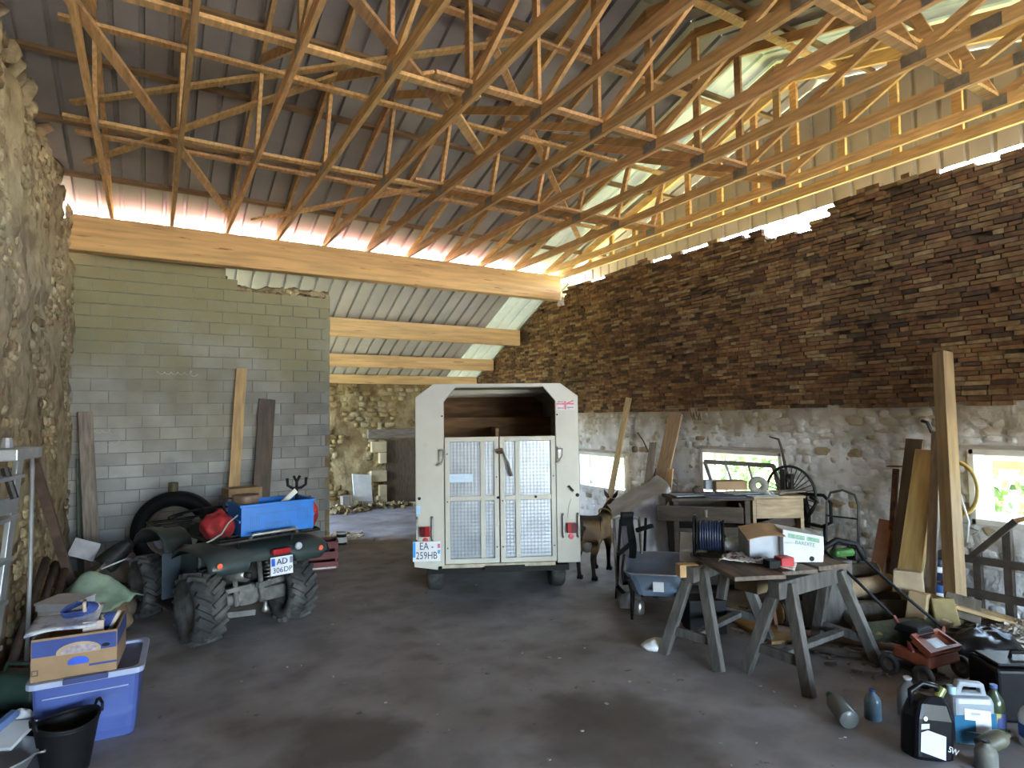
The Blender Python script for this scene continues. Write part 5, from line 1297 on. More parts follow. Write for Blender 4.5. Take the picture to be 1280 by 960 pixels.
tag(MB().tube([onx(962, 546, 6.88), onx(973, 549, 6.86), onx(977, 561, 6.84), onx(981, 580, 6.80), onx(986, 602, 6.60)], [.008, .014, .016, .018, .018], 8).build('scythe_handle', mat('dark_stick', (.07, .045, .04), .8), smooth=True), 'curved dark scythe handle above the spoked wheel', 'handle')
# --- hooks on the wall
for x, lb in ((864, 'rusty iron hook hanging left below the brick edge'), (871, 'rusty iron hook hanging right below the brick edge')):
    p = onx(x, 503, 6.90); q = [p, p + Vector((-.03, 0, -.08)), p + Vector((-.04, -.03, -.2)), p + Vector((-.03, -.09, -.26)), p + Vector((-.03, -.07, -.15)), p + Vector((-.03, -.05, -.26))]
    tag(MB().tube(q, .008, 6).build('hook', RUST, smooth=True), lb, 'hook')
# --- planks along the right wall
def wallplank(x0, y0, x1, y1, XA, XB, w, t, m, label, name='plank', cat='plank', face=(-1, 0, .1), zmin=None):
    p0 = onx(x0, y0, XA); p1 = onx(x1, y1, XB)
    if zmin is not None:                                # carry the foot down to the floor along its own line
        k = (p0.z - zmin) / (p1.z - p0.z); p0 = p0 - (p1 - p0) * k
    return leaning(name, p0, p1, w, t, m, label, cat, face)
wallplank(756, 655, 786, 497, 6.62, 6.90, .13, .03, mat('thin_plank', (.40, .29, .16), .7, var=.2, stretch=(6, 6, .8)), 'thin tall plank leaning across the window nearest the trailer', zmin=.01)
wallplank(815, 650, 845, 517, 6.55, 6.88, .27, .03, mat('brown_board', (.30, .20, .125), .75, var=.2, stretch=(6, 6, .8)), 'wide brown board leaning on the wall left of the middle window', zmin=.01)
wallplank(804, 650, 817, 553, 6.5, 6.80, .16, .03, GREYPLANK, 'short grey board leaning in front of the wide brown board', zmin=.01)
wallplank(830, 660, 838, 586, 6.30, 6.50, .12, .025, mat('orange_offcut', (.42, .25, .14), .7), 'narrow pale orange board leaning over the wide brown board', zmin=.01)
tag(MB().tube([onx(813, 583, 6.80), onx(811, 566, 6.84), onx(804, 551, 6.87), onx(797, 541, 6.89)], .012, 7).build('bent_stick', mat('bent_stick', (.10, .06, .05), .8), smooth=True), 'thin bent stick above the short grey board', 'stick')
tag(cloth_lump('hanging_rag', onx(823, 600, 6.74), (.05, .10, .2), mat('red_blue_rag', (.20, .03, .06), .8, sc=14, col2=(.04, .06, .2), bump=.2), 19), 'red and blue rag hanging between the boards', 'rag')
# --- sheet under a grey tarpaulin
tp = at(814, 700, 7.2); tp.z = 0
tt = thing('tarpaulin', 'grey white tarpaulin draped over a sloping panel left of the dark desk', 'tarpaulin', tp, YAW)
TARP = mat('grey_tarp', (.40, .40, .43), .55, var=.2, sc=5, bump=.2)
def tarpf(u, v):
    x = -.42 + .66 * u; top = .74 + .37 * u
    if v < .35: k = v / .35; y = .55 - .55 * k; z = top + .10 * (1 - k)
    else: k = (v - .35) / .65; y = -.02 - .22 * k; z = top * (1 - .88 * k)
    f_ = .05 * noise.noise(Vector((x * 5, v * 3.5, 1))) + .035 * noise.noise(Vector((x * 12, v * 4, 8)))
    return (x + .04 * noise.noise(Vector((x * 2, v * 5, 4))), y - abs(f_) * 1.2, max(.02, z + f_ * .7))
MB().grid(36, 34, tarpf).build('tarp_sheet', TARP, tt, smooth=True, solid=.006)
MB().beam((-.36, .18, .755), (.26, .18, 1.06), .4, .02, up=(-.38, 0, 1)).build('panel', CARTON, tt)
for x in (-.33, .24): MB().box((x, .2, .38 if x < 0 else .5), (.05, .05, .74 if x < 0 else 1.0)).build('trestle_post', GREYPLANK, tt)
# --- folded black chair
fc = thing('folded_chair', 'folded black frame chair with grey straps standing behind the wheelbarrow', 'chair', (4.42, 4.98, 0), YAW + .2)
for x, y0, y1, nm in ((-.17, .0, .1, 'leg'), (.13, .0, .1, 'leg'), (-.13, .16, .0, 'leg'), (.17, .16, .0, 'leg')):
    MB().tube([(x, y0, .012), (x, (y0 + y1) / 2, .45), (x * .95, y1, .88)], .016, 8).build(nm, BLACKP if y0 else GREYMETAL, fc, smooth=True)
MB().tube([(-.17, .1, .88), (-.1, .1, .90), (.05, .1, .89), (.13, .1, .86)], .016, 8).build('top_bar', CHROME, fc, smooth=True)
cl2 = MB().grid(8, 14, lambda u, v: (-.02 + .14 * (u - .5), .05 + .04 * math.sin(v * 9), .18 + .76 * v)); cl2.build('folded_seat', BLACKP, fc, smooth=True, solid=.03)
MB().grid(6, 12, lambda u, v: (-.10 + .06 * u, .02 + .03 * math.sin(v * 8), .22 + .58 * v)).build('grey_strap', mat('grey_webbing', (.20, .20, .24), .8), fc, smooth=True, solid=.012)
MB().beam((-.18, -.03, .52), (.02, -.03, .66), .04, .04).build('arm_rest', BLACKP, fc, bev=.008); MB().beam((.04, -.02, .76), (.24, .0, .80), .04, .045).build('arm_rest', BLACKP, fc, bev=.008)
MB().tube([(-.22, -.10, .22), (-.16, -.14, .15), (-.08, -.18, .04)], .022, 8).build('foot_bar', BLACKP, fc, smooth=True)
tag(cloth_lump('crumpled_bag', (4.28, 4.90, .075), (.15, .12, .095), mat('grey_brown_bag', (.20, .18, .18), .8, sc=7, bump=.3), 23), 'crumpled grey bag on the floor before the folded chair', 'bag')
tag(MB().lathe([(0, 0), (.05, 0), (.055, .02), (.055, .10), (.03, .13), (0, .13)], 16, (0, 0, 0), (0, 0, 1)).build('tin', CHROME, loc=(4.24, 4.70, .0), smooth=True), 'small bright tin standing near the left leg of the wheelbarrow', 'tin')
# --- wheelbarrow
wbw = thing('wheelbarrow', 'grey blue wheelbarrow with a white label on its tray facing us', 'wheelbarrow', (4.14, 4.34, 0), math.radians(-43))
wbw.scale = (1.0, 1.0, .84)
WB = mat('grey_blue_tray', (.20, .26, .36), .42, .25, var=.14, sc=5, bump=.08)
b = MB(); n = 16
lev = [(.36, .34, .27, .33), (.40, .40, .28, .335), (.52, .60, .44, .37), (.585, .74, .545, .40), (.60, .755, .55, .40)]
for ww, dd, z, y in lev: b.v += [(px, py + y, z + (.06 * (py + dd / 2) / dd if z > .4 else 0)) for px, py in rr_rect(ww, dd, .10 if z > .3 else .08)]
for i in range(len(lev) - 1):
    for k in range(n): b.f.append((i * n + k, i * n + (k + 1) % n, (i + 1) * n + (k + 1) % n, (i + 1) * n + k))
b.f.append(tuple(range(n))[::-1])
b.build('tray', WB, wbw, solid=.006, smooth=False)
MB().tube([(px, py + .40, .552 + .06 * (py + .377) / .755) for px, py in rr_rect(.60, .755, .10)], .010, 6, closed=True).build('tray_rim', mat('rim_grey', (.33, .37, .43), .4, .4), wbw, smooth=True)
MB().box((.02, .045, .43), (.10, .004, .14), rot=(-.46, 0, 0)).build('white_label', WHITEP, wbw)
for s in (-1, 1):
    MB().tube([(s * .25, -.26, .58), (s * .25, -.10, .50), (s * .23, .25, .26), (s * .10, .75, .22), (s * .055, .92, .20)], .016, 8).build('handle_bar', BLACKP, wbw, smooth=True)
    MB().cyl((s * .25, -.28, .588), (s * .25, -.15, .525), .021, n=10).build('grip', BLACKP, wbw, smooth=True)
    MB().tube([(s * .235, .16, .32), (s * .235, .10, .015), (s * .235, .17, .012), (s * .22, .30, .25)], .014, 8).build('leg', BLACKP, wbw, smooth=True)
wheel('wheel', wbw, (0, .92, .185), .185, .085, DARKMETAL, n=26)
# --- three trestles with boards: the workbench in front
TREST = mat('weathered_trestle', (.105, .097, .09), .85, var=.3, sc=4, bump=.4, stretch=(5, 5, 1), rnd=.12)
def trestle(label, loc, rz, L, h, spread):
    t = thing('sawhorse', label, 'sawhorse', loc, rz, 'weathered wooden sawhorses')
    MB().box((0, 0, h - .065), (L, .10, .13)).jit(.006, 5).build('beam', TREST, t, bev=.008)
    for sx in (-1, 1):
        for sy in (-1, 1):
            MB().beam((sx * (L / 2 - .03) + sx * .04, sy * spread / 2, .0), (sx * (L / 2 - .13), sy * .045, h - .03), .085, .06, up=(sx, 0, 0)).build('leg', TREST, t, bev=.006)
        MB().beam((sx * (L / 2 - .04), -spread / 2 + .09, .20), (sx * (L / 2 - .04), spread / 2 - .09, .20), .035, .07).build('cross_rail', TREST, t, bev=.004)
    MB().beam((-L / 2 + .06, 0, .20), (L / 2 - .06, 0, .20), .07, .04).build('stretcher', TREST, t, bev=.004)
    return t
s1 = trestle('grey weathered sawhorse nearest us at the right of the workbench', (4.46, 2.98, 0), math.radians(2), .92, .74, .52)
s2 = trestle('grey weathered sawhorse at the left of the workbench by the wheelbarrow', (4.18, 3.66, 0), math.radians(12), .86, .76, .50)
OLDBOARD = mat('worn_bench_board', (.13, .095, .075), .7, var=.35, sc=5, bump=.3, stretch=(5, .8, 5))
def board(label, x, y, z, w, l, t, rz, m=OLDBOARD, tilt=0.0):
    o = MB().box((0, 0, 0), (w, l, t)).jit(.004, 4, x).build('bench_board', m, bev=.004); o.location = (x, y, z); o.rotation_euler = (tilt, 0, rz); return tag(o, label, 'board')
board('worn dark board at the left end of the workbench under the reel', 4.02, 3.33, .785, .40, .80, .032, -.42)
board('worn middle board of the workbench under the patterned cloth', 4.38, 3.28, .782, .30, .80, .03, -.35)
board('worn right board of the workbench under the white carton', 4.70, 3.25, .785, .30, .82, .035, -.25)
board('short pale block of timber between the left sawhorse and the bench boards', 3.80, 3.62, .715, .16, .09, .0775 if False else .10, -.4, PLANK)
# cable reel
re_ = thing('cable_reel', 'black cable reel in a wire stand on the left of the workbench', 'cable reel', at(889, 701, 5.15), YAW - .35)
re_.location.z = .803
MB().lathe([(.06, -.11), (.135, -.11), (.135, -.10), (.12, -.095), (.12, .095), (.135, .10), (.135, .11), (.06, .11)], 30, (0, 0, .155), (1, 0, 0), closed=True).build('drum', BLACKP, re_, smooth=False)
NAVYC = mat('navy_cable', (.012, .02, .05), .4, var=.3, sc=20)
for k in range(9): MB().tube([(-.08 + .02 * k, .118 * math.cos(2 * PI * j / 28), .155 + .118 * math.sin(2 * PI * j / 28)) for j in range(28)], .011, 6, closed=True).build('cable_turn', NAVYC, re_, smooth=True)
fr_ = MB()
fr_.tube([(-.13, -.13, .01), (-.13, -.12, .26), (-.13, -.05, .30), (-.13, .1, .30), (-.13, .13, .26), (-.13, .13, .01)], .010, 7, closed=True)
fr_.tube([(.13, -.13, .01), (.13, .13, .01)], .010, 7); fr_.tube([(-.13, -.13, .01), (.13, -.13, .01)], .010, 7); fr_.tube([(-.13, .13, .01), (.13, .13, .01)], .010, 7)
fr_.tube([(-.13, .0, .155), (.12, 0, .155)], .014, 8)
fr_.build('stand', BLACKP, re_, smooth=True)
# white panel behind the reel, patterned cloth, red tool, carton with green print
pw = MB().box((0, 0, .13), (.24, .02, .26)).jit(.008, 5).build('white_sack', mat('white_sack', (.55, .56, .60), .7, var=.12, bump=.15)); p = at(867, 705, 5.42); p.z = .665; pw.location = p; pw.rotation_euler = (-.25, .1, YAW); tag(pw, 'white folded sack standing behind the cable reel', 'sack')
PATT = mat('patterned_cloth', (.62, .60, .60), .8, sc=16, col2=(.10, .06, .06), lo=.50, hi=.58, bump=.15)
cl_ = MB().grid(30, 12, lambda u, v: (lambda s_: (s_ * .55 - .26, -.12 + .24 * v + .05 * math.sin(u * 4), (.012 + .035 * abs(noise.noise(Vector((u * 6, v * 3, 3)))) + .03 * abs(noise.noise(Vector((u * 13, v * 6, 5))))) if s_ < .75 else .03 - (s_ - .75) * .05))(u))
o = cl_.build('patterned_cloth', PATT, smooth=True, solid=.006); p = at(945, 712, 4.80); o.location = (p.x, p.y, .806); o.rotation_euler = (0, .02, YAW - .5); tag(o, 'white and brown patterned cloth trailing across the workbench', 'cloth')
o = cloth_lump('crumpled_paper', (0, 0, 0), (.11, .07, .07), mat('grey_white_paper', (.55, .56, .60), .7, var=.1), 31); p = at(915, 692, 5.25); o.location = (p.x, p.y, .855); tag(o, 'crumpled white paper right of the cable reel', 'paper')
rt2 = thing('red_toolbox', 'small red box with a dark front on the workbench before the carton', 'box', at(976, 708, 4.66), YAW + .2)
rt2.location.z = .806
MB().box((.03, 0, .042), (.11, .1, .084)).build('box_body', mat('bright_red_plastic', (.40, .02, .03), .45), rt2, bev=.008); MB().box((-.075, 0, .036), (.10, .09, .06)).build('box_front', BLACKP, rt2, bev=.006)
cx = thing('cardboard_box', 'white carton with green print and an open brown flap on the workbench', 'box', at(982, 710, 4.95), YAW - .02)
cx.location.z = .806
WC = mat('white_carton', (.62, .64, .68), .75, var=.06, sc=6, bump=.03); GP = mat('green_print', (.16, .36, .26), .7, sc=40, col2=(.30, .46, .38), bump=0)
MB().prism([(-.07, 0), (.24, 0), (.25, .10), (.25, .20), (-.07, .26)], (0, -.14, 0), (1, 0, 0), (0, 0, 1), (0, .30, 0)).build('carton_body', WC, cx, bev=.004)
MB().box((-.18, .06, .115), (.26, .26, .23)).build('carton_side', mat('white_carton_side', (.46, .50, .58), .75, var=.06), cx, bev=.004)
MB().grid(8, 5, lambda u, v: (-.36 + .30 * u, .05 - .22 * v, .245 + .02 * math.sin(u * 3) - .06 * v + .02 * u)).build('open_flap', CARTON, cx, solid=.006)
MB().prism([(-.03, .195), (.10, .172), (.10, .205), (-.03, .23)], (0, -.1415, 0), (1, 0, 0), (0, 0, 1), (0, .0012, 0)).build('green_band', GP, cx)
MB().prism([(.115, .17), (.215, .15), (.215, .183), (.115, .203)], (0, -.1415, 0), (1, 0, 0), (0, 0, 1), (0, .0012, 0)).build('green_band', GP, cx)
text('BARDITE', .04, mat('green_ink', (.12, .30, .24), .7, bump=0), cx, (.10, -.142, .145), (PI / 2, math.radians(9), 0))
MB().cyl((.15, -.142, .028), (.15, -.139, .028), .02, n=18).build('printed_spot', BLACKP, cx)
MB().grid(12, 3, lambda u, v: (-.06 + .29 * u, -.142, .15 + .012 * v - .06 * u * u)).build('carton_crease', mat('carton_shadow_line', (.52, .55, .62), .8, bump=0), cx, solid=.0008)
gt = thing('hedge_trimmer', 'green and black power tool on the far end of the workbench beside the mower handle', 'tool', at(1055, 715, 5.5), YAW + .3)
gt.location.z = .66
MB().box((0, 0, .06), (.24, .10, .07)).build('tool_body', mat('bright_green_plastic', (.05, .17, .035), .45), gt, bev=.03); MB().box((.14, 0, .04), (.12, .12, .12)).build('motor_cover', BLACKP, gt, bev=.02)
MB().tube([(-.12, 0, .08), (-.08, 0, .14), (.04, 0, .14), (.08, 0, .09)], .014, 7).build('handle', BLACKP, gt, smooth=True)
sg = MB().box((0, 0, .32), (.34, .26, .64)).jit(.008, 4).build('timber_stack', TREST, bev=.01); sg.location = (5.38, 3.42, 0); sg.rotation_euler = (0, 0, YAW + .3); tag(sg, 'upright grey timber block carrying the green power tool', 'block')
# dark things below the bench
tag(MB().box((4.42, 3.38, .62), (.42, .22, .17)).build('wooden_box', mat('brown_under_box', (.14, .11, .06), .8, var=.3)), 'brown wooden box wedged under the workbench boards', 'box')
o = tag(MB().box((0, 0, .15), (.34, .24, .30)).build('black_crate', BLACKP, bev=.01), 'black crate on the floor under the workbench', 'crate'); o.location = (4.42, 4.02, 0); o.rotation_euler = (0, 0, YAW)
leaning('rusty_bar', (4.62, 3.42, .18), (4.66, 3.52, .66), .03, .05, RUST, 'rusty bar hanging down below the middle of the workbench', 'bar', (-.5, -1, 0))
leaning('plank', (4.72, 3.40, .022), (5.02, 4.30, .022), .26, .03, mat('orange_board_bench', (.34, .20, .08), .7, var=.25), 'orange brown board lying on the floor below the workbench', 'plank', (0, 0, 1))
# rags and litter on the floor
o = cloth_lump('white_rag', (3.72, 3.93, .035), (.13, .10, .05), WHITEP, 27); tag(o, 'white crumpled rag on the floor by the left sawhorse', 'rag')
# --- sack truck, seat frame by the wall
tk = thing('sack_truck', 'grey tubular sack truck standing against the whitewashed wall', 'sack truck', (6.60, 4.05, 0), -PI / 2 + .15)
MB().tube([(-.17, .05, .02), (-.17, .16, .95), (-.13, .17, 1.06), (.0, .175, 1.10), (.13, .17, 1.06), (.17, .16, .95), (.17, .05, .02)], .014, 8).build('frame', mat('dark_tube', (.10, .10, .10), .5, .4), tk, smooth=True)
for z in (.25, .5, .8): MB().tube([(-.17, .05 + .1 * z, z), (.17, .05 + .1 * z, z)], .010, 7).build('cross_bar', DARKMETAL, tk)
MB().box((0, -.06, .015), (.36, .22, .01)).build('toe_plate', DARKMETAL, tk)
for s in (-1, 1): wheel('wheel', tk, (s * .22, .10, .11), .11, .05, DARKMETAL, n=20)
ch = thing('seat_frame', 'black tubular seat frame leaning on the wall beside the spoked wheel', 'frame', (6.68, 4.40, 0), -PI / 2 + .1)
MB().grid(10, 12, lambda u, v: (-.28 + .2 * u + .02 * math.sin(v * 5), .04 + .05 * math.sin(u * 3), .62 + .42 * v)).build('padded_back', BLACKP, ch, smooth=True, solid=.05)
MB().tube([(-.2, .0, .0), (-.2, .05, .9), (-.1, .05, 1.02), (.12, .05, 1.02), (.2, .05, .94), (.2, .04, .72), (.1, .03, .66), (-.2, .03, .68)], .02, 8).build('frame_tube', BLACKP, ch, smooth=True)
MB().tube([(-.05, -.02, .72), (.02, -.04, .85), (.08, -.02, .95), (0, -.02, 1.0)], .02, 8).build('strap', BLACKP, ch, smooth=True)
MB().tube([(.1, .1, .0), (.1, .08, .66)], .018, 8).build('leg', BLACKP, ch, smooth=True)
# --- tall posts and planks at the right
wallplank(1112, 716, 1120, 586, 6.62, 6.82, .05, .05, RUST, 'rusty iron prop leaning on the wall left of the yellow plank', 'iron_prop', 'prop', zmin=.02)
pp = onx(1120, 583, 6.82)
tag(MB().box((0, 0, 0), (.13, .13, .012)).build('prop_plate', RUST, loc=pp), 'square iron plate on the head of the rusty prop', 'plate')
wallplank(1096, 716, 1108, 650, 6.55, 6.72, .14, .03, mat('red_brown_board', (.25, .115, .075), .8), 'short red brown board leaning left of the rusty prop', zmin=.02)
wallplank(1122, 730, 1144, 549, 6.55, 6.88, .17, .04, BROWNPLANK, 'dark board leaning behind the yellow plank on the wall', zmin=.02)
wallplank(1136, 728, 1160, 563, 6.42, 6.75, .21, .07, YPLANK, 'thick yellow plank leaning on the whitewashed wall', zmin=.02)
wallplank(1163, 742, 1171, 540, 6.36, 6.74, .085, .04, mat('grey_pink_batten', (.34, .27, .22), .75, var=.15, stretch=(6, 6, .8)), 'narrow grey pink batten leaning between the yellow plank and the tall post', zmin=.02)
wallplank(1194, 746, 1178, 441, 6.30, 6.80, .13, .12, mat('tall_post_timber', (.28, .195, .105), .7, var=.25, sc=3, stretch=(6, 6, .6)), 'tallest timber post leaning on the wall beside the right window', 'post', 'post', face=(-.94, .33, .1), zmin=.02)
tag(MB().tube([onx(1165, 541, 6.9), onx(1159, 528, 6.9), onx(1152, 526, 6.9)], .018, 8).build('iron_hook', DARKMETAL, smooth=True), 'black iron hook on the wall above the narrow batten', 'hook')
HOSE = mat('yellow_hose', (.46, .34, .12), .6)
hc_ = onx(1199, 610, 6.84)
hs = thing('hose_coil', 'coiled yellow hose hanging behind the tall post', 'hose', hc_)
for k in range(3): MB().tube([(-.02 * k, (.15 + .012 * k) * math.cos(2 * PI * j / 30), (.24 + .012 * k) * math.sin(2 * PI * j / 30)) for j in range(30)], .014, 7, closed=True).build('hose_turn', HOSE, hs, smooth=True)
tag(MB().tube([onx(1198, 612, 6.78), onx(1211, 652, 6.70), onx(1209, 678, 6.68)], .009, 6).build('white_rod', mat('white_rod', (.6, .6, .58), .5), smooth=True), 'bent white rod hanging beside the tall post under the hose', 'rod')
tag(MB().tube([onx(1211, 659, 6.75), onx(1224, 664, 6.75), onx(1216, 668, 6.7)], .007, 6).build('wire_hook', GREYMETAL, smooth=True), 'small wire hook sticking out of the wall beside the white rod', 'hook')
# cans between the posts
for k, (x, y, z, m_, lb) in enumerate(((1150, 742, .30, mat('navy_can', (.02, .04, .12), .4), 'dark blue can left of the narrow batten'), (1177, 745, .30, mat('blue_can', (.03, .08, .25), .4), 'blue paint can between the batten and the tall post'), (1176, 745, .55, mat('dark_can', (.015, .02, .05), .4), 'dark can stacked on the blue paint can by the tall post'))):
    p = onx(x, y, 6.72); o = thing('paint_can', lb, 'can', (p.x, p.y, z - .22))
    MB().lathe([(0, 0), (.085, 0), (.09, .01), (.09, .2), (.085, .21), (0, .21)], 20).build('can_body', m_, o, smooth=True); MB().lathe([(.091, .08), (.092, .085), (.092, .13), (.091, .135)], 20).build('can_label', WHITEP, o, smooth=True)
# --- wooden rack by the right window
gr = thing('wooden_rack', 'dark old wooden rack of posts and rails below the right window', 'rack', (6.72, 2.72, 0), 0)
RACKW = mat('dark_old_wood', (.05, .038, .03), .9, var=.3, bump=.3)
for y, h in ((.32, .62), (.04, .66), (-.20, .9), (-.46, .8)): MB().box((0, y, h / 2), (.06, .065, h)).jit(.006, 6).build('post', RACKW, gr)
for z in (.58, .27): MB().beam((-.045, .40, z), (-.045, -.55, z + .02), .04, .07).jit(.006, 6).build('rail', RACKW, gr)
MB().beam((-.05, .10, .58), (-.08, -.3, 1.0), .04, .05).build('brace', RACKW, gr)
MB().beam((-.08, -.3, 1.0), (-.10, -.42, 1.05), .03, .04).build('pale_offcut', PLANK, gr)  # loose pale offcut at the head of the brace, grouped with the rack
# --- log pile
BARK = mat('log_bark', (.10, .082, .065), .95, var=.4, sc=10, bump=.8, stretch=(1, 1, .3)); CUT = mat('cut_wood', (.38, .27, .15), .8, var=.2, sc=6, bump=.15)
def log(label, p0, p1, r0, r1=None, m=BARK, c=CUT):
    p0 = Vector(p0); p1 = Vector(p1); r1 = r1 or r0; o = thing('log', label, 'log', p0); v = p1 - p0; n_ = 7
    MB().tube([v * (k / n_) + Vector((noise.noise(p0 * 3 + Vector((k, 0, 0))), noise.noise(p0 * 3 + Vector((0, k, 0))), 0)) * .015 for k in range(n_ + 1)], [r0 + (r1 - r0) * k / n_ + .006 * noise.noise(p0 + Vector((k * .7, 0, 0))) for k in range(n_ + 1)], 11, cap=False).build('bark', m, o, smooth=True)
    d = v.normalized()
    for q, s, r in ((Vector((0, 0, 0)), -1, r0), (v, 1, r1)): MB().cyl(q - d * .01, q + d * .004 * s, r * .97, n=14).build('cut_end', c, o)
    return o
log('long bark log lying nearest the sawhorse in the pile', (5.15, 3.75, .10), (6.35, 3.05, .10), .10)
log('long bark log lying second from the sawhorse in the pile', (5.30, 3.95, .11), (6.5, 3.3, .11), .115)
log('thick bark log on top of the pile below the yellow plank', (5.5, 4.05, .30), (6.38, 3.52, .36), .10)
log('thin grey log with a pale end pointing at the mower', (5.60, 3.72, .27), (5.32, 2.95, .07), .055, .06, mat('grey_log', (.18, .16, .15), .9, var=.3))
log('broad pale brown split log in the middle of the pile', (5.55, 3.55, .27), (6.3, 3.35, .31), .09, .08, mat('split_log', (.24, .165, .10), .9, var=.3))
log('mossy log lying at the front of the pile beside the mower', (5.25, 3.05, .09), (6.2, 2.78, .09), .09, .08, mat('mossy_bark', (.075, .08, .05), .95, var=.4, bump=.8))
log('thin branch lying on the floor under the right sawhorse', (4.72, 3.3, .035), (5.15, 2.42, .035), .034, .028)
log('thin branch lying behind the right sawhorse on the floor', (4.9, 3.6, .04), (5.35, 2.72, .04), .036, .03, mat('pink_branch', (.22, .15, .12), .9))
def chunk(label, p, s, rot, m=CUT):
    o = MB().box((0, 0, 0), s, taper=(.86, .9)).jit(.012, 4, p[0]).build('split_log', m, loc=p, rot=rot, bev=.008); return tag(o, label, 'log')
chunk('pale sawn block with a sloping top on the pile by the tall post', (6.12, 3.08, .40), (.22, .24, .20), (0, .1, .4), mat('pale_block', (.38, .29, .19), .8, var=.15))
chunk('tan split log standing below the pale block', (5.92, 2.92, .19), (.14, .16, .36), (.1, .1, .2))
chunk('olive brown split log right of the tan one', (6.05, 2.76, .17), (.2, .18, .32), (-.1, .25, .6), mat('olive_wood', (.28, .22, .10), .85, var=.2))
chunk('dark split log with a pale edge right of the olive one', (6.22, 2.70, .24), (.12, .28, .2), (.2, .3, .5), BARK)
chunk('pale splinter of wood standing in front of the mossy log', (5.72, 2.62, .13), (.10, .08, .24), (.2, .1, .1))
leaning('plank', (6.1, 2.9, .30), (6.55, 2.25, .12), .3, .03, mat('broken_board', (.36, .25, .13), .8, var=.25), 'broken flat board lying towards the dark rack', 'plank', (0, .1, 1))
# chips: what lies around the log pile, nobody could count it
ch_ = MB(); rq = random.Random(44)
for k in range(1500):
    x = rq.gauss(6.25, .32); y = rq.gauss(2.25, .35)
    if not (5.3 < x < 6.9 and 1.3 < y < 4): continue
    z = .17 * math.exp(-((x - 6.35) ** 2 / .22 + (y - 2.25) ** 2 / .25)) + rq.uniform(0, .02)
    ch_.box((x, y, z), (rq.uniform(.02, .10), rq.uniform(.012, .035), .006), rot=(rq.uniform(-.5, .5), rq.uniform(-.5, .5), rq.uniform(0, PI)))
tag(stuff(ch_.build('wood_chips', mat('pale_chips', (.40, .36, .33), .85, var=.25, island=.35))), 'heap of pale wood chips and splinters beside the log pile', 'wood chips')
ch_ = MB()
for k in range(420):
    x = rq.uniform(4.6, 6.6); y = rq.uniform(2.2, 4.3)
    ch_.box((x, y, .012), (rq.uniform(.02, .13), rq.uniform(.012, .03), .012), rot=(rq.uniform(-.2, .2), rq.uniform(-.2, .2), rq.uniform(0, PI)))
tag(stuff(ch_.build('bark_litter', mat('bark_litter', (.15, .115, .09), .9, var=.3, island=.5))), 'scatter of bark and twigs on the floor around the logs', 'litter')
ch_ = MB()
for k in range(110):
    x = rq.uniform(.6, 5.0); y = rq.uniform(2.0, 7.5); s_ = rq.uniform(.006, .03)
    ch_.box((x, y, .008 + .012 * fbm((x, y, 0), .6, 3)), (s_, s_ * rq.uniform(.4, .9), .004), rot=(0, 0, rq.uniform(0, PI)))
tag(stuff(ch_.build('floor_specks', mat('pale_specks', (.30, .29, .29), .8, island=.5))), 'small pale specks and crumbs scattered over the concrete floor', 'litter')
# --- lawn mower
mo = thing('lawn_mower', 'orange lawn mower with a long black bent handle beside the log pile', 'lawn mower', (5.04, 2.44, 0), math.radians(-8))
mo.scale = (.8, .8, .85)
ORG = mat('faded_orange_deck', (.27, .07, .035), .55, var=.2, sc=5, bump=.08)
MB().box((0, 0, .20), (.46, .36, .10), taper=(.9, .92)).build('deck', ORG, mo, bev=.02)
MB().prism([(-.22, .0), (.22, .0), (.19, .20), (-.19, .20)], (0, -.17, .24), (1, 0, 0), (0, .9, .42), (0, -.02, .03)).build('chute_cover', ORG, mo, bev=.006)
MB().ring([(-.22, 0), (.22, 0), (.19, .22), (-.19, .22)], [(-.19, .03), (.19, .03), (.165, .19), (-.165, .19)], (0, -.18, .27), (1, 0, 0), (0, .9, .42), (0, -.015, .03)).build('cover_edge', ORG, mo)
MB().box((.02, -.09, .315), (.16, .10, .004), rot=(.44, 0, 0)).build('grey_plate', GREYMETAL, mo)
MB().cyl((0, .10, .25), (0, .10, .36), .14, n=20).build('motor', BLACKP, mo, smooth=True); MB().box((0, .10, .39), (.26, .26, .07), taper=(.8, .8)).build('motor_cover', BLACKP, mo, bev=.02)
for sx in (-1, 1):
    for y in (-.15, .17): wheel('wheel', mo, (sx * .27, y, .095), .095, .05, GREYMETAL, n=20)
def ml_(p):
    q = Matrix.Rotation(math.radians(8), 3, 'Z') @ (Vector(p) - Vector((5.04, 2.44, 0)))
    return Vector((q.x / .8, q.y / .8, q.z / .85))
hp = [at(1118, 772, 4.86), at(1075, 730, 5.05), at(1028, 686, 5.22), at(1045, 675, 5.28), at(1070, 680, 5.30), at(1081, 700, 5.24), at(1130, 744, 5.05), at(1180, 786, 4.86)]
MB().tube([ml_(p) for p in hp], .015, 8).build('handle', BLACKP, mo, smooth=True)
MB().tube([ml_(p) for p in hp[2:6]], .03, 8).build('handle_grip', BLACKP, mo, smooth=True)
for p, x in ((hp[0], -.2), (hp[-1], .2)): MB().beam(ml_(p), (x, -.02, .24), .02, .05).build('handle_bracket', mat('pink_bracket', (.42, .13, .12), .5), mo)
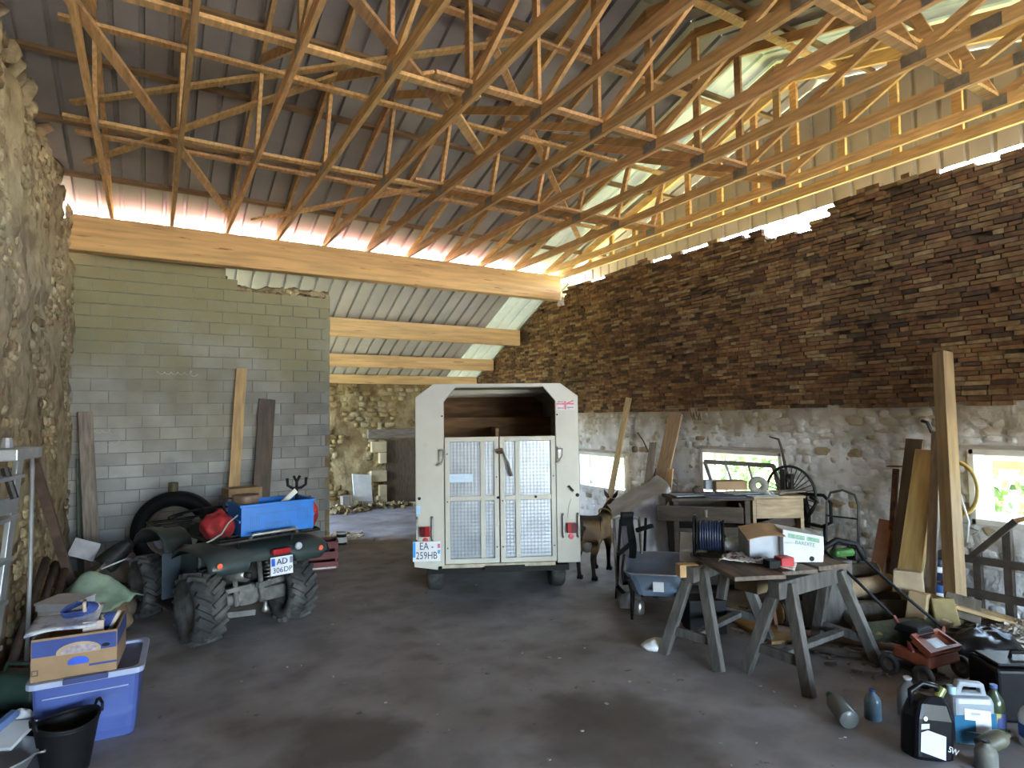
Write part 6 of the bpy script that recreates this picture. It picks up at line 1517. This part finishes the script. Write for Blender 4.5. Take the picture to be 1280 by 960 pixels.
# --- black sacks, case, bottles at the lower right
o = MB().grid(34, 18, lambda u, v: (lambda a, e: (lambda p: (p.x * .30 * (1 + .10 * math.sin(a * 9)), p.y * .19 * (1 + .08 * math.sin(a * 7 + 1)), max(0, .11 + p.z * .13 * (1 + .4 * noise.noise(p * 4)))))(Vector((math.cos(a) * math.cos(e), math.sin(a) * math.cos(e), math.sin(e)))))(2 * PI * u, -PI / 2 + PI * v), wrapu=True).build('black_sack', mat('black_film', (.003, .003, .004), .3, bump=.3, bsc=14, spec=.3), loc=(5.66, 2.36, .03), rot=(0, 0, -.5), smooth=True)
tag(o, 'shiny black plastic sack on the wood chips right of the mower', 'sack')
gc = thing('tool_case', 'big dark tool case with a red end on the floor behind the bottles', 'case', (4.98, 1.80, 0), YAW - .1)
CASEB = mat('black_case', (.003, .003, .005), .45, var=.3, sc=6, bump=.1, spec=.18)
MB().box((0, 0, .17), (.56, .30, .34)).build('case_body', CASEB, gc, bev=.025, seg=3); MB().box((0, 0, .352), (.50, .24, .02)).build('case_lid', CASEB, gc, bev=.008)
MB().tube([(-.10, 0, .36), (-.09, 0, .40), (.09, 0, .40), (.10, 0, .36)], .012, 7).build('handle', BLACKP, gc, smooth=True)
for k in range(7): MB().box((.285, 0, .07 + .036 * k), (.03, .26, .018)).build('red_fin', mat('dark_red_fin', (.20, .012, .022), .5), gc)
for y in (-.07, .07): MB().box((.1, y, .364), (.3, .012, .008)).build('lid_rib', CASEB, gc, bev=.003)
GLB = glass('bottle_plastic', (.42, .52, .52), .35, .12); BLUELIQ = mat('blue_liquid', (.03, .14, .26), .2, bump=0); GLIQ = mat('green_bottle', (.05, .07, .035), .2, bump=0)
def bottle(label, p, r, h, m, rot=(0, 0, 0), cap=None, lab=None):
    o = thing('bottle', label, 'bottle', p, rot=rot)
    MB().lathe([(0, 0), (r * .92, 0), (r, r * .12), (r, h * .62), (r * .85, h * .74), (r * .34, h * .88), (r * .32, h * .95), (0, h * .95)], 22).build('bottle_body', m, o, smooth=True)
    MB().cyl((0, 0, h * .94), (0, 0, h), r * .38, n=14).build('cap', cap or BLACKP, o, smooth=False)
    if lab: MB().lathe([(r * 1.01, h * .2), (r * 1.02, h * .21), (r * 1.02, h * .48), (r * 1.01, h * .49)], 22).build('label', lab, o, smooth=True)
    return o
BLUEP = mat('blue_label', (.04, .09, .30), .5, bump=0); YELP = mat('yellow_green_label', (.42, .40, .08), .5, bump=0)
jg = thing('jug', 'white translucent jug with blue liquid and a paper label', 'jug', (4.30, 1.86, 0), YAW - .12)
JUGM = mat('milky_jug', (.36, .40, .46), .35, var=.05, bump=.02, trans=.2)
jb = MB(); n = 16
for ww, dd, z in ((.22, .13, 0), (.235, .145, .02), (.235, .145, .24), (.22, .13, .27)): jb.v += [(x, y, z) for x, y in rr_rect(ww, dd, .03)]
for i in range(3):
    for k in range(n): jb.f.append((i * n + k, i * n + (k + 1) % n, (i + 1) * n + (k + 1) % n, (i + 1) * n + k))
jb.f += [tuple(range(n))[::-1], tuple(range(48, 64))]
jb.build('jug_body', JUGM, jg, bev=.006)
MB().ring([(-.09, .0), (.10, .0), (.085, .075), (-.055, .085)], [(-.045, .02), (.065, .018), (.06, .05), (-.03, .055)], (0, -.025, .265), (1, 0, 0), (0, 0, 1), (0, .05, 0)).build('jug_handle', JUGM, jg, bev=.008)
MB().cyl((-.085, 0, .27), (-.085, 0, .315), .026, n=16).build('cap', mat('pale_blue_cap', (.35, .5, .62), .4), jg)
lb_ = MB().prism([(-.05, .08), (.085, .06), (.085, .20), (-.06, .215), (-.06, .15), (.0, .145), (-.0, .08)], (0, -.0755, 0), (1, 0, 0), (0, 0, 1), (0, .002, 0)).build('paper_label', WHITEP, jg)
MB().box((-.0, -.077, .185), (.05, .001, .012)).build('print_line', PAPERB, lb_)
MB().prism([(-.116, .01), (.116, .01), (.116, .19), (-.116, .17)], (0, -.0745, 0), (1, 0, 0), (0, 0, 1), (0, .0015, 0)).build('liquid_face', BLUELIQ, jg)
for k in range(3): MB().box((.118, 0, .06 + .05 * k), (.004, .09, .008)).build('moulded_rib', JUGM, jg)
bottle('dark green bottle with a yellow and blue label right of the white jug', (4.50, 1.80, 0), .055, .30, GLIQ, cap=BLUEP, lab=mat('yellow_blue_label', (.05, .07, .22), .5, sc=14, col2=(.45, .42, .10), lo=.52, hi=.58, bump=0))
bottle('white and blue bottle at the right edge of the photograph beside the green bottle', (4.53, 1.62, 0), .07, .27, WHITEP, cap=BLUEP, lab=BLUEP)
bottle('clear bottle with a green cap lying on the floor left of the black oil can', (3.80, 2.30, .06), .06, .28, mat('grey_bottle', (.15, .165, .165), .3, var=.1, bump=0, trans=.1), rot=(1.45, 0, 2.55), cap=mat('green_cap', (.02, .16, .06), .4))
bottle('small blue capped bottle behind the clear lying bottle', (4.06, 2.30, 0), .05, .19, mat('blue_grey_bottle', (.12, .2, .28), .3, bump=0), cap=BLUEP)
bottle('grey bottle with a white cap standing behind the black oil can', (4.30, 2.20, 0), .065, .25, mat('grey_tin_bottle', (.22, .23, .25), .35, bump=0), cap=WHITEP)
bottle('dark bottle lying against the grey bottle behind the oil can', (4.44, 2.10, .05), .05, .26, BLACKP, rot=(1.4, 0, .6))
bottle('brown dirty bottle lying in front of the white jug', (4.15, 1.74, .05), .05, .2, mat('brown_bottle', (.10, .09, .06), .5, var=.3), rot=(1.2, .2, 1.0))
bottle('grey green bottle with a dark cap at the bottom edge before the jug', (4.02, 1.66, 0), .055, .16, mat('dirty_grey_bottle', (.15, .15, .13), .6, var=.3))
oc = thing('oil_can', 'black oil can with a white label and a handle at the bottom right', 'oil can', (3.88, 1.90, .0), rot=(-.10, .16, YAW + .1))
OIL = mat('black_glossy_plastic', (.004, .004, .007), .3, var=.2, bump=.05, spec=.25)
ob = MB()
for ww, dd, z in ((.24, .13, 0), (.25, .145, .02), (.25, .145, .22), (.20, .12, .30), (.12, .08, .34)): ob.v += [(x + (.02 if z > .3 else 0), y, z) for x, y in rr_rect(ww, dd, .035)]
for i in range(4):
    for k in range(n): ob.f.append((i * n + k, i * n + (k + 1) % n, (i + 1) * n + (k + 1) % n, (i + 1) * n + k))
ob.f += [tuple(range(n))[::-1], tuple(range(64, 80))]
ob.build('can_body', OIL, oc, bev=.006)
MB().tube([(-.10, 0, .26), (-.11, 0, .35), (-.04, 0, .40), (.05, 0, .39), (.07, 0, .34)], .017, 8).build('handle', OIL, oc, smooth=True)
MB().cyl((.06, 0, .33), (.09, 0, .385), .026, n=16).build('cap', mat('olive_cap', (.14, .15, .03), .3), oc)
MB().prism([(-.10, .05), (.055, .015), (.055, .14), (-.06, .165), (-.10, .15)], (0, -.0755, 0), (1, 0, 0), (0, 0, 1), (0, .002, 0)).build('white_label', mat('pale_label', (.50, .54, .66), .5, var=.05, bump=0), oc)
MB().prism([(-.10, .165), (-.05, .175), (-.05, .20), (-.10, .195)], (0, -.0755, 0), (1, 0, 0), (0, 0, 1), (0, .002, 0)).build('white_label', mat('pale_label_top', (.50, .54, .66), .5, var=.05, bump=0), oc)
MB().cyl((-.075, -.077, .225), (-.075, -.074, .225), .013, n=14).build('printed_spot', WHITEP, oc)
for c_, x_ in (('5', .078), ('W', .108)): text(c_, .045, WHITEP, oc, (x_, -.0765, .075 - (x_ - .078) * .3), (PI / 2, .28, 0))
o = cloth_lump('black_bag', (4.62, 1.70 + .32, .05), (.16, .12, .07), BLACKP, 41); tag(o, 'black bag lying between the tool case and the bottles', 'bag')
